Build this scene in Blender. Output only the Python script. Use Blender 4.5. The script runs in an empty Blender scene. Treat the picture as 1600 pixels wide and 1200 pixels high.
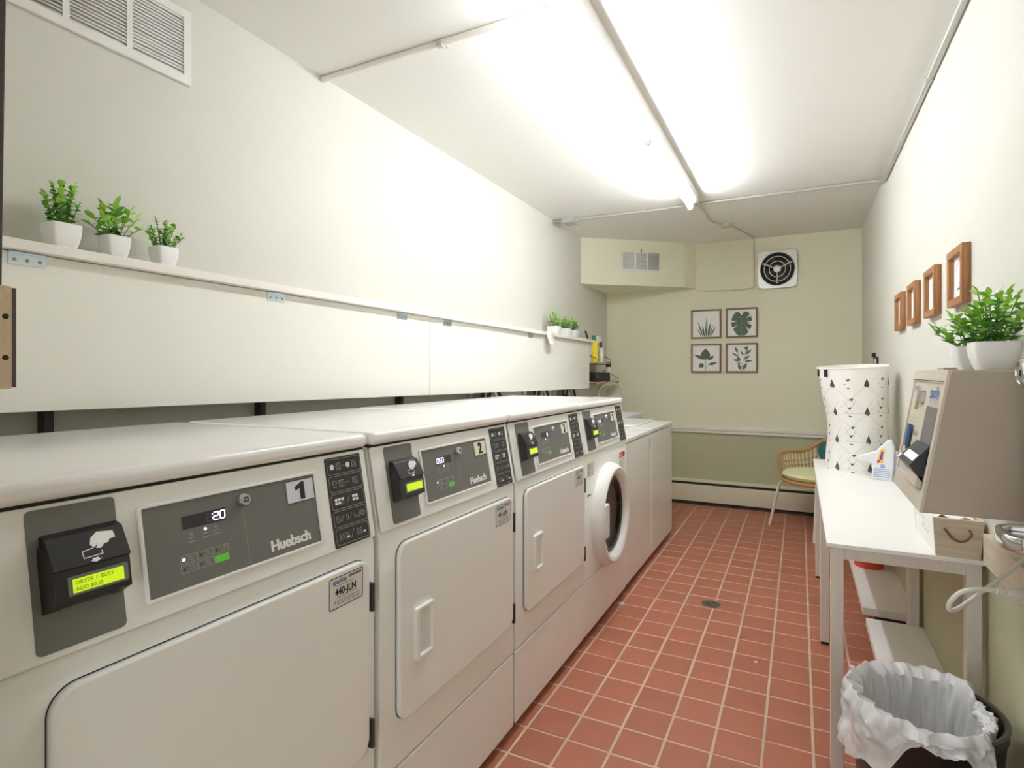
import bpy, bmesh, math, random
from mathutils import Vector, Matrix, noise as mnoise
random.seed(7)
sc = bpy.context.scene
C = sc.collection
R = math.radians
# ------------------------------------------------------------------ camera
CAM_H = 1.235; F_PX = 885.0; YAW = R(26.9)
cd = bpy.data.cameras.new('camera'); cam = bpy.data.objects.new('camera', cd); C.objects.link(cam)
cam.location = (0, 0, CAM_H); cam.rotation_euler = (R(90), 0, YAW)
cd.sensor_fit = 'HORIZONTAL'; cd.sensor_width = 36; cd.lens = 36*F_PX/1600
cd.shift_y = -18/1600; cd.clip_start = 0.02; cd.clip_end = 60
sc.camera = cam
# ------------------------------------------------------------------ world (light of the corridor outside the doorway), exposure
w = bpy.data.worlds.new('corridor_light'); sc.world = w; w.use_nodes = True
w.node_tree.nodes['Background'].inputs[0].default_value = (.96, .99, 1.0, 1)
w.node_tree.nodes['Background'].inputs[1].default_value = .6
sc.view_settings.view_transform = 'Standard'; sc.view_settings.look = 'None'
sc.view_settings.gamma = 1; sc.view_settings.use_curve_mapping = False
sc.view_settings.exposure = 1.32
sc.cycles.max_bounces = 16; sc.cycles.diffuse_bounces = 12
TUBE_STRENGTH = 34.0

# ------------------------------------------------------------------ materials
def lin(c):
    f = lambda v: v/12.92 if v <= .04045 else ((v+.055)/1.055)**2.4
    return tuple(f(v/255) for v in c)
MATS = {}
def mat(name, rgb, rough=.5, metal=0., var=.04, scale=6., bump=0., bscale=200., spec=.5, emit=0., trans=0., coat=0., alpha=1., rnd=0., sub=0.):
    if name in MATS: return MATS[name]
    m = bpy.data.materials.new(name); m.use_nodes = True
    nt = m.node_tree; n = nt.nodes; l = nt.links; b = n['Principled BSDF']
    col = lin(rgb)
    tc = n.new('ShaderNodeTexCoord'); nz = n.new('ShaderNodeTexNoise')
    nz.inputs['Scale'].default_value = scale; nz.inputs['Detail'].default_value = 3
    l.new(tc.outputs['Object'], nz.inputs['Vector'])
    mx = n.new('ShaderNodeMix'); mx.data_type = 'RGBA'
    mx.inputs[6].default_value = tuple(max(0, c*(1-var)) for c in col)+(1,)
    mx.inputs[7].default_value = tuple(min(1, c*(1+var)) for c in col)+(1,)
    l.new(nz.outputs['Fac'], mx.inputs[0])
    out = mx.outputs[2]
    if rnd:
        oi = n.new('ShaderNodeObjectInfo'); hs = n.new('ShaderNodeHueSaturation')
        mr = n.new('ShaderNodeMapRange'); mr.inputs[3].default_value = 1-rnd; mr.inputs[4].default_value = 1+rnd
        l.new(oi.outputs['Random'], mr.inputs[0]); l.new(mr.outputs[0], hs.inputs['Value']); l.new(out, hs.inputs['Color'])
        out = hs.outputs['Color']
    l.new(out, b.inputs['Base Color'])
    b.inputs['Roughness'].default_value = rough; b.inputs['Metallic'].default_value = metal
    b.inputs['Specular IOR Level'].default_value = spec
    b.inputs['Coat Weight'].default_value = coat; b.inputs['Coat Roughness'].default_value = .1
    b.inputs['Alpha'].default_value = alpha
    if trans: b.inputs['Transmission Weight'].default_value = trans; b.inputs['IOR'].default_value = 1.45
    if sub: b.inputs['Subsurface Weight'].default_value = sub; b.inputs['Subsurface Radius'].default_value = (.01, .01, .01)
    if emit:
        b.inputs['Emission Color'].default_value = col+(1,); b.inputs['Emission Strength'].default_value = emit
    if bump:
        bz = n.new('ShaderNodeTexNoise'); bz.inputs['Scale'].default_value = bscale
        l.new(tc.outputs['Object'], bz.inputs['Vector'])
        bp = n.new('ShaderNodeBump'); bp.inputs['Strength'].default_value = bump; bp.inputs['Distance'].default_value = .002
        l.new(bz.outputs['Fac'], bp.inputs['Height']); l.new(bp.outputs[0], b.inputs['Normal'])
    MATS[name] = m
    return m
def wood(name, c1, c2, axis='Y', scale=9., rough=.55):
    if name in MATS: return MATS[name]
    m = mat(name, c1, rough); nt = m.node_tree; n = nt.nodes; l = nt.links; b = n['Principled BSDF']
    tc = n.new('ShaderNodeTexCoord'); mp = n.new('ShaderNodeMapping')
    s = {'X': (1, 14, 14), 'Y': (14, 1, 14), 'Z': (14, 14, 1)}[axis]
    mp.inputs['Scale'].default_value = s
    nz = n.new('ShaderNodeTexNoise'); nz.inputs['Scale'].default_value = scale; nz.inputs['Detail'].default_value = 5
    cr = n.new('ShaderNodeValToRGB'); cr.color_ramp.elements[0].position = .35; cr.color_ramp.elements[1].position = .7
    cr.color_ramp.elements[0].color = lin(c2)+(1,); cr.color_ramp.elements[1].color = lin(c1)+(1,)
    l.new(tc.outputs['Object'], mp.inputs[0]); l.new(mp.outputs[0], nz.inputs['Vector'])
    l.new(nz.outputs['Fac'], cr.inputs[0]); l.new(cr.outputs[0], b.inputs['Base Color'])
    return m

M = lambda k: MATS[k]
mat('wall_paint_dimmed', (209, 207, 197), .75, var=.015, scale=1.5, bump=.08, bscale=120)  # side walls: paint colour darkened to offset strong light from the nearby tubes
mat('wall_paint_lifted', (227, 226, 203), .75, var=.02, scale=1.5, bump=.08, bscale=120)  # back wall and bulkhead: wall paint lightened to make up for weaker light
mat('wall_green', (184, 185, 154), .7, var=.03, scale=1.5, bump=.08, bscale=120)
mat('ceiling_paint', (231, 230, 226), .85, var=.015, scale=2., bump=.12, bscale=80)
mat('grout', (196, 172, 152), .9, var=.35, scale=5.)
mat('tile', (166, 100, 76), .42, var=.13, scale=7., bump=.06, bscale=90, rnd=.06)
mat('machine_white', (237, 238, 235), .28, var=.012, scale=3., coat=.25)
mat('top_white', (240, 239, 238), .2, var=.012, scale=3., coat=.3)
mat('seam_dark', (40, 38, 36), .7)
mat('panel_grey', (112, 113, 108), .45, var=.02)
mat('black_plastic', (34, 33, 33), .38, var=.06)
mat('black_soft', (26, 25, 25), .6, var=.06)
mat('icon_black', (44, 43, 42), .5, var=.03)
mat('print_white', (236, 236, 234), .5, var=.01)
mat('print_grey', (170, 170, 166), .5, var=.01)
mat('print_black', (28, 27, 27), .5, var=.01)
mat('print_blue', (45, 110, 170), .5, var=.01)
mat('print_red', (200, 60, 55), .5, var=.02)
mat('sticker', (222, 218, 210), .5, var=.01)
mat('sticker_silver', (214, 216, 228), .3, metal=.1, var=.06, scale=30)
mat('sticker_cream', (228, 224, 200), .45, var=.02)
mat('lcd_green', (196, 230, 32), .4, emit=.22, var=.02)
mat('lcd_ink', (104, 128, 24), .4, var=.02)
mat('led_dark', (56, 52, 60), .3, var=.02)
mat('led_dim', (86, 84, 104), .3, var=.02)
mat('led_white', (226, 222, 255), .4, emit=1.1, var=.01)
mat('button_green', (84, 178, 50), .4, emit=.12, var=.03)
mat('chrome', (215, 215, 215), .16, metal=1., var=.02)
mat('brushed_metal', (190, 188, 184), .33, metal=1., var=.06, scale=40)
mat('zinc', (196, 208, 216), .3, metal=.85, var=.06, scale=40)
mat('galvanised', (196, 196, 190), .45, metal=.6, var=.08, scale=40)
mat('ledge_white', (232, 227, 220), .45, var=.01)
mat('fold_panel', (228, 226, 216), .6, var=.012, scale=2.)
mat('pot_white', (238, 238, 238), .35, var=.01)
mat('soil', (62, 84, 40), .9, var=.3, scale=60)
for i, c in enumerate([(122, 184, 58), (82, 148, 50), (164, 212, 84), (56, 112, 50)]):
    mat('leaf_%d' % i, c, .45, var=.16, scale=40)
mat('stem_green', (96, 130, 60), .6)
mat('dark_steel', (52, 50, 47), .6, var=.1)
mat('hose', (150, 148, 142), .4, metal=.5, var=.2, scale=120)
mat('frame_brown', (128, 104, 78), .55, var=.1, scale=30)
wood('frame_oak', (176, 126, 80), (140, 94, 56), 'Z')
mat('paper', (238, 236, 234), .7, var=.008)
mat('art_green', (92, 108, 92), .7, var=.25, scale=40)
mat('art_light', (140, 158, 130), .7, var=.1, scale=40)
mat('art_ink', (70, 72, 78), .7)
mat('fan_metal', (206, 204, 198), .4, metal=.75, var=.06, scale=14)
mat('fan_dark', (40, 36, 30), .8, var=.2, scale=30)
mat('vent_white', (228, 226, 222), .5, var=.01)
mat('vent_shade', (212, 210, 204), .7, var=.02)
mat('heater', (214, 206, 184), .45, var=.02)
mat('table_white', (238, 236, 233), .35, var=.008)
wood('table_leg', (222, 215, 206), (214, 206, 196), 'Z', 10.)
wood('washed_wood', (212, 198, 178), (198, 183, 161), 'X', 7.)
wood('washed_rail', (214, 204, 188), (196, 182, 162), 'Y', 7.)
mat('rope', (122, 96, 58), .85, var=.25, scale=150, bump=.6, bscale=400)
wood('shelf_pine', (206, 178, 132), (186, 152, 104), 'Y', 8.)
mat('kiosk_beige', (205, 195, 181), .42, var=.012)
mat('kiosk_side', (176, 164, 148), .5, var=.012, bump=.05, bscale=300)
mat('screen_dark', (78, 74, 100), .22, var=.15, scale=8, coat=.5)
mat('screen_glow', (206, 210, 255), .3, emit=.35, var=.02)
mat('card_blue', (70, 108, 150), .4)
mat('hamper_cloth', (238, 236, 230), .9, var=.012, bump=.15, bscale=500)
mat('hamper_ink', (74, 74, 74), .85)
mat('hamper_line', (186, 185, 180), .9)
mat('rattan', (186, 140, 84), .55, var=.2, scale=60)
mat('rattan_light', (230, 208, 166), .6, var=.12, scale=60)
mat('cushion_lime', (226, 227, 180), .9, var=.03, bump=.2, bscale=500)
mat('pillow_teal', (44, 108, 108), .9, var=.06, bump=.2, bscale=500)
mat('leg_white', (226, 218, 208), .4, var=.01)
mat('bag_plastic', (238, 238, 240), .3, var=.03, scale=10, trans=.05, alpha=.84, bump=.5, bscale=45)
mat('can_black', (30, 29, 29), .3, var=.05)
mat('can_rim', (96, 88, 80), .3, metal=.7, var=.05)
mat('cord_white', (230, 228, 222), .45, var=.01)
mat('jug_white', (240, 242, 246), .3, var=.02, trans=.12)
mat('label_yellow', (248, 196, 60), .5); mat('label_purple', (96, 60, 160), .5); mat('label_blue', (150, 176, 214), .5)
mat('bottle_yellow', (236, 222, 60), .35); mat('cap_green', (60, 128, 86), .4); mat('cap_purple', (84, 52, 120), .4)
mat('label_orange', (226, 130, 50), .5); mat('bottle_mint', (214, 232, 214), .35)
mat('plastic_red', (206, 72, 44), .4, var=.03)
mat('door_paint', (196, 186, 166), .5, var=.02)
mat('jamb_brown', (70, 58, 58), .55, var=.35, scale=50)
mat('strike_tan', (206, 186, 160), .45, metal=.4, var=.18, scale=60)
mat('glass_dark', (60, 60, 60), .06, var=.02, trans=.9)
mat('drum_steel', (104, 96, 90), .35, metal=.7, var=.05)
mat('gasket', (70, 68, 66), .6)
mat('drain_metal', (120, 112, 96), .45, metal=.7, var=.2, scale=60)
mat('lint', (214, 216, 222), .95, var=.05)
mat('wire_cream', (206, 200, 178), .6, var=.02)
mat('tube_glow', (243, 248, 253), .5, emit=TUBE_STRENGTH, var=0.)

# ------------------------------------------------------------------ mesh helpers (all in world coordinates)
class Fr:
    def __init__(s, o, e1, e2):
        s.o = Vector(o); s.e1 = Vector(e1).normalized(); s.e2 = Vector(e2).normalized(); s.n = s.e1.cross(s.e2)
    def P(s, u, v, w=0.): return s.o+s.e1*u+s.e2*v+s.n*w
def faceX(x, y=0, z=0): return Fr((x, y, z), (0, 1, 0), (0, 0, 1))     # faces +X, u = +Y
def faceNX(x, y=0, z=0): return Fr((x, y, z), (0, -1, 0), (0, 0, 1))   # faces -X, u = -Y
def faceNY(y, x=0, z=0): return Fr((x, y, z), (1, 0, 0), (0, 0, 1))    # faces -Y, u = +X
def faceUp(z, x=0, y=0): return Fr((x, y, z), (1, 0, 0), (0, 1, 0))
def faceDn(z, x=0, y=0): return Fr((x, y, z), (1, 0, 0), (0, -1, 0))

def new(): return bmesh.new()
def box(bm, lo, hi):
    x0, y0, z0 = lo; x1, y1, z1 = hi
    v = [bm.verts.new(p) for p in [(x0,y0,z0),(x1,y0,z0),(x1,y1,z0),(x0,y1,z0),(x0,y0,z1),(x1,y0,z1),(x1,y1,z1),(x0,y1,z1)]]
    for f in [(3,2,1,0),(4,5,6,7),(0,1,5,4),(1,2,6,5),(2,3,7,6),(3,0,4,7)]: bm.faces.new([v[i] for i in f])
    return bm
def prism(bm, fr, pts, w0, w1):
    a = [bm.verts.new(fr.P(u, v, w0)) for u, v in pts]; b = [bm.verts.new(fr.P(u, v, w1)) for u, v in pts]
    n = len(pts)
    bm.faces.new(b); bm.faces.new(a[::-1])
    for i in range(n): bm.faces.new([a[i], a[(i+1) % n], b[(i+1) % n], b[i]])
    return bm
def flat(bm, fr, pts, w):
    bm.faces.new([bm.verts.new(fr.P(u, v, w)) for u, v in pts]); return bm
def rr(u0, u1, v0, v1, r, k=5):
    out = []
    for cx, cy, a0 in ((u1-r, v0+r, -90), (u1-r, v1-r, 0), (u0+r, v1-r, 90), (u0+r, v0+r, 180)):
        for i in range(k+1):
            a = R(a0+90*i/k); out.append((cx+r*math.cos(a), cy+r*math.sin(a)))
    return out
def rect(u0, u1, v0, v1): return [(u0, v0), (u1, v0), (u1, v1), (u0, v1)]
def circ(cu, cv, r, k=24, rv=None): return [(cu+r*math.cos(2*math.pi*i/k), cv+(rv or r)*math.sin(2*math.pi*i/k)) for i in range(k)]
def loopring(bm, fr, po, pi, w0, w1):
    n = len(po)
    V = [[bm.verts.new(fr.P(u, v, w)) for u, v in p] for p, w in ((po, w0), (po, w1), (pi, w1), (pi, w0))]
    for i in range(n):
        j = (i+1) % n
        for k in range(4): bm.faces.new([V[k][i], V[k][j], V[(k+1) % 4][j], V[(k+1) % 4][i]])
    return bm
def line(bm, fr, pts, wd, w, closed=False):
    n = len(pts)
    for i in range(n if closed else n-1):
        a = Vector(pts[i]); b = Vector(pts[(i+1) % n]); d = b-a
        if d.length < 1e-7: continue
        d.normalize(); q = Vector((-d.y, d.x))*wd/2; e = d*wd*.4
        flat(bm, fr, [(a-e)-q, (b+e)-q, (b+e)+q, (a-e)+q], w)
    return bm
def tube(bm, pts, r, k=8, closed=False, cap=True):
    P = [Vector(p) for p in pts]; n = len(P); rad = r if isinstance(r, (list, tuple)) else [r]*n
    rings = []; prev = None
    for i in range(n):
        if closed: t = P[(i+1) % n]-P[i-1]
        else: t = P[min(i+1, n-1)]-P[max(i-1, 0)]
        t.normalize()
        if prev is None:
            a = Vector((0, 0, 1)) if abs(t.z) < .9 else Vector((1, 0, 0))
            prev = (a-t*a.dot(t)).normalized()
        else:
            prev = (prev-t*prev.dot(t)); prev = prev.normalized() if prev.length > 1e-6 else t.orthogonal().normalized()
        b = t.cross(prev)
        rings.append([bm.verts.new(P[i]+(prev*math.cos(2*math.pi*j/k)+b*math.sin(2*math.pi*j/k))*rad[i]) for j in range(k)])
    for i in range(n if closed else n-1):
        A = rings[i]; B = rings[(i+1) % n]
        for j in range(k): bm.faces.new([A[j], A[(j+1) % k], B[(j+1) % k], B[j]])
    if cap and not closed: bm.faces.new(rings[0][::-1]); bm.faces.new(rings[-1])
    return bm
def smooth_path(pts, k=6):
    P = [Vector(p) for p in pts]; out = []
    for i in range(len(P)-1):
        p0 = P[max(i-1, 0)]; p1 = P[i]; p2 = P[i+1]; p3 = P[min(i+2, len(P)-1)]
        for j in range(k):
            t = j/k
            out.append(.5*((2*p1)+(p2-p0)*t+(2*p0-5*p1+4*p2-p3)*t*t+(3*p1-p0-3*p2+p3)*t**3))
    out.append(P[-1]); return out
def lathe(bm, fr, prof, cu=0, cv=0, k=32, cap0=True, cap1=True):
    rings = [[bm.verts.new(fr.P(cu+r*math.cos(2*math.pi*j/k), cv+r*math.sin(2*math.pi*j/k), h)) for j in range(k)] for r, h in prof]
    for A, B in zip(rings, rings[1:]):
        for j in range(k): bm.faces.new([A[j], A[(j+1) % k], B[(j+1) % k], B[j]])
    if cap0: bm.faces.new(rings[0][::-1])
    if cap1: bm.faces.new(rings[-1])
    return bm
def loft(bm, rings, cap0=True, cap1=True):
    V = [[bm.verts.new(p) for p in r] for r in rings]; k = len(V[0])
    for A, B in zip(V, V[1:]):
        for j in range(k): bm.faces.new([A[j], A[(j+1) % k], B[(j+1) % k], B[j]])
    if cap0: bm.faces.new(V[0][::-1])
    if cap1: bm.faces.new(V[-1])
    return bm
def text(bm, fr, s, size, u, v, w, bold=0., align='LEFT', sx=1., font_shear=0.):
    cu = bpy.data.curves.new('lettering', 'FONT'); cu.body = s; cu.size = size; cu.offset = bold; cu.align_x = align
    cu.shear = font_shear; cu.resolution_u = 3
    o = bpy.data.objects.new('lettering', cu); C.objects.link(o)
    dg = bpy.context.evaluated_depsgraph_get(); me = bpy.data.meshes.new_from_object(o.evaluated_get(dg))
    vs = [bm.verts.new(fr.P(u+q.co.x*sx, v+q.co.y, w)) for q in me.vertices]
    for p in me.polygons:
        try: bm.faces.new([vs[i] for i in p.vertices])
        except ValueError: pass
    bpy.data.objects.remove(o); bpy.data.curves.remove(cu); bpy.data.meshes.remove(me)
    return bm
SEG = {'0': 'abcdef', '1': 'bc', '2': 'abged', '3': 'abgcd', '4': 'fgbc', '5': 'afgcd', '8': 'abcdefg', '-': 'g'}
def digit(bm, fr, ch, u, v, wd, ht, th, w):
    sl = .08*ht
    co = {'a': ((0, ht), (wd, ht)), 'b': ((wd, ht), (wd, ht/2)), 'c': ((wd, ht/2), (wd, 0)), 'd': ((0, 0), (wd, 0)),
          'e': ((0, ht/2), (0, 0)), 'f': ((0, ht), (0, ht/2)), 'g': ((0, ht/2), (wd, ht/2))}
    for s in SEG[ch]:
        (a, b), (c, d) = co[s]
        f = .1
        A = (a+(c-a)*f, b+(d-b)*f); B = (c-(c-a)*f, d-(d-b)*f)
        line(bm, fr, [(u+A[0]+sl*A[1]/ht, v+A[1]), (u+B[0]+sl*B[1]/ht, v+B[1])], th, w)

def mesh_obj(name, bm, m, bevel=0., smooth=True, segs=2, angle=35):
    bmesh.ops.recalc_face_normals(bm, faces=bm.faces)
    me = bpy.data.meshes.new(name); bm.to_mesh(me); bm.free()
    for q in ([m] if isinstance(m, str) else m): me.materials.append(MATS[q])
    o = bpy.data.objects.new(name, me); C.objects.link(o)
    if smooth:
        me.shade_smooth(); me.set_sharp_from_angle(angle=R(angle))
    if bevel:
        b = o.modifiers.new('bevel', 'BEVEL'); b.width = bevel; b.segments = segs; b.limit_method = 'ANGLE'; b.angle_limit = R(40)
        b.harden_normals = True
    return o
def tag(o, label, cat, group=None):
    o['label'] = label; o['category'] = cat
    if group: o['group'] = group
    return o
def thing(name, label, cat, loc, group=None):
    o = bpy.data.objects.new(name, None); C.objects.link(o); o.location = loc; o.empty_display_size = .05
    return tag(o, label, cat, group)
def root_loc(p):
    v = Vector((0, 0, 0))
    while p: v = v+p.location; p = p.parent
    return v
def part(name, bm, m, parent, bevel=0., label=None, stuff=False, **k):
    off = root_loc(parent); bmesh.ops.translate(bm, verts=bm.verts, vec=-off)
    o = mesh_obj(name, bm, m, bevel, **k); o.parent = parent
    if label: o['label'] = label
    if stuff: o['kind'] = 'stuff'
    return o
def single(name, bm, m, label, cat, group=None, bevel=0., **k):
    xs = [v.co for v in bm.verts]
    lo = Vector((min(v.x for v in xs), min(v.y for v in xs), min(v.z for v in xs))); hi = Vector((max(v.x for v in xs), max(v.y for v in xs), 0))
    loc = Vector(((lo.x+hi.x)/2, (lo.y+hi.y)/2, lo.z))
    bmesh.ops.translate(bm, verts=bm.verts, vec=-loc)
    o = mesh_obj(name, bm, m, bevel, **k); o.location = loc
    return tag(o, label, cat, group)
def struct(name, bm, m, bevel=0., **k):
    o = mesh_obj(name, bm, m, bevel, **k); o['kind'] = 'structure'; return o
def bx(lo, hi): return box(new(), lo, hi)

# ------------------------------------------------------------------ room shell
XL, XR, YB, YF, ZC = -1.75, .47, 5.58, .31, 2.45
SPLIT = .69
def quad(bm, pts, mi=0):
    f = bm.faces.new([bm.verts.new(p) for p in pts]); f.material_index = mi; return f
# floor: mortar bed with tiles laid on it
floor = struct('floor', bx((XL-.12, -1.2, -.12), (XR+.12, YB+.12, -.0011)), 'grout', smooth=False)
PIT = .1477; TX0, TY0 = .0403, 2.5226; G = .0042
def tile_mesh():
    bm = bx((-PIT/2+G, -PIT/2+G, -.012), (PIT/2-G, PIT/2-G, 0))
    bmesh.ops.bevel(bm, geom=[e for e in bm.edges if all(v.co.z > -.001 for v in e.verts)], offset=.0012, segments=1, affect='EDGES')
    me = bpy.data.meshes.new('tile'); bm.to_mesh(me); bm.free(); me.materials.append(MATS['tile']); return me
tm = tile_mesh()
bulk = new(); ntile = 0
DR = (-.42, 3.173)
for i in range(-14, 4):
    for j in range(-9, 24):
        x = TX0+(i-.5)*PIT; y = TY0+(j+.5)*PIT
        if x < XL-.02 or x-PIT/2 > XR or y-PIT/2 > YB: continue
        vis = (x > -.98 and y > 1.45)
        z = random.uniform(-.0007, .0006)
        if vis and ntile < 300:
            o = bpy.data.objects.new('tile', tm); C.objects.link(o); o.parent = floor; ntile += 1
            o.location = (x, y, z); o.rotation_euler = (random.uniform(-.002, .002), random.uniform(-.002, .002), random.uniform(-.004, .004))
        else:
            q = PIT/2-G
            box(bulk, (x-q, y-q, -.012), (x+q, y+q, z))
o = mesh_obj('tile_field', bulk, 'tile', smooth=False); o.parent = floor; o['kind'] = 'stuff'
# walls
bm = new(); box(bm, (XL-.12, -1.2, 0), (XL, YB+.12, ZC+.1)); struct('wall_left', bm, 'wall_paint_dimmed', smooth=False)
def two_tone(name, lo, hi, up, dn):
    bm = new(); box(bm, lo, (hi[0], hi[1], SPLIT)); nf = len(bm.faces); box(bm, (lo[0], lo[1], SPLIT), hi)
    bm.faces.ensure_lookup_table()
    for f in bm.faces[:nf]: f.material_index = 1
    return struct(name, bm, [up, dn], smooth=False)
two_tone('wall_right', (XR, -1.2, 0), (XR+.12, YB+.12, ZC+.1), 'wall_paint_dimmed', 'wall_green')
two_tone('wall_back', (XL, YB, 0), (XR, YB+.12, ZC+.1), 'wall_paint_lifted', 'wall_green')
struct('ceiling', bx((XL-.12, -1.2, ZC), (XR+.12, YB+.12, ZC+.1)), 'ceiling_paint', smooth=False)
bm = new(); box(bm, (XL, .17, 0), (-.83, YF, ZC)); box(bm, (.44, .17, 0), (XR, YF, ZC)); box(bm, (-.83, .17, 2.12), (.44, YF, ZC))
struct('wall_front', bm, 'wall_paint_dimmed', smooth=False)
# corner bulkhead under the ceiling
so = Fr((0, 0, 0), (1, 0, 0), (0, 1, 0))
SP = [(XL, 4.823), (-.96, 5.462), (-.872, YB), (XL, YB)]
bm = new(); prism(bm, so, SP, 2.033, ZC); struct('trim_1', bm, 'wall_paint_lifted', smooth=False)['label'] = 'boxed-in bulkhead in the corner'
# chair rail
bm = new(); prism(bm, Fr((XL, 0, 0), (0, 1, 0), (0, 0, 1)), [(YB, .662), (YB-.012, .662), (YB-.022, .672), (YB-.022, .69), (YB-.03, .70), (YB-.03, .722), (YB, .722)], 0, XR-XL)
struct('trim_2', bm, 'vent_white', smooth=False)
# rail board on the right wall, nearer than the table
struct('trim_3', bx((XR-.022, .6, .712), (XR, 1.965, .795)), 'washed_rail', .002)
# door jamb at the left edge, with strike plate
def jy(z): return .3164+.0125*(z-1.613)
bm = new()
V = [bm.verts.new(p) for p in [(-.90,.165,0),(-.81,.165,0),(-.81,jy(0),0),(-.90,jy(0),0),(-.90,.165,2.15),(-.81,.165,2.15),(-.81,jy(2.15),2.15),(-.90,jy(2.15),2.15)]]
for f in [(3,2,1,0),(4,5,6,7),(0,1,5,4),(1,2,6,5),(2,3,7,6),(3,0,4,7)]: bm.faces.new([V[i] for i in f])
jamb = struct('door_1', bm, 'jamb_brown', .002)
fr = faceX(-.81)
sp = part('strike_plate', prism(new(), fr, rr(.25, .3225, 1.216, 1.334, .006), 0, .003), 'strike_tan', jamb)
part('strike_lip', tube(new(), [(-.8075, .3225, z) for z in (1.218, 1.26, 1.30, 1.332)], .0022, 8), 'jamb_brown', sp)
for z in (1.299, 1.252):
    part('screw_hole', prism(new(), fr, circ(.3145, z, .0032, 12), .003, .0034), 'print_black', sp)
# open door at the right edge with dead bolt and pull
door = struct('door_2', bx((.395, .33, .01), (.44, 1.436, 2.08)), 'door_paint', .002)
fr = faceNX(.395)
bm = new(); lathe(bm, Fr((.395, 1.366, 1.234), (0, -1, 0), (0, 0, 1)), [(.031, 0), (.031, .006), (.027, .028), (.021, .031), (.0205, .029)], k=32)
db = part('deadbolt', bm, 'chrome', door)
part('keyway', prism(new(), Fr((.395, 1.366, 1.234), (0, -1, 0), (0, 0, 1)), rect(-.0015, .0015, -.006, .006), .0292, .0298), 'print_black', db)

# ------------------------------------------------------------------ laundry machines
XM = -.865
PV = Vector((-.037, 0, .202)).normalized()
def panel_frame(y0): return Fr((XM, y0, .858), (0, 1, 0), PV)
def pv(z): return (z-.858)/PV.z
MW = .690
def machine_body(t, y0, W, top=1.095):
    n = new()
    # cabinet profile, lower kick panel is a part of its own
    prof = [(-1.575, .30), (XM, .285), (XM, .850), (XM-.004, .858), (XM-.041, 1.06), (-1.575, 1.06)]
    prism(n, Fr((0, y0, 0), (1, 0, 0), (0, 0, 1)), prof, 0, -W)
    part('cabinet', n, 'machine_white', t, .004)
    part('kick_panel', bx((-1.57, y0+.001, .035), (XM, y0+W-.001, .279)), 'machine_white', t, .005)
    n = new(); box(n, (-1.575, y0-.002, 1.064), (XM-.018, y0+W+.002, top))
    tp = part('top_panel', n, 'top_white', t, .013, segs=4)
    part('top_seam', bx((-1.57, y0+.003, 1.058), (XM-.034, y0+W-.003, 1.066)), 'seam_dark', t)
    for yy in (y0+.06, y0+W-.06):
        part('foot', lathe(new(), faceUp(0), [(.022, 0), (.022, .02), (.012, .022), (.012, .04)], XM-.07, yy, 12), 'seam_dark', t)
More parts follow.
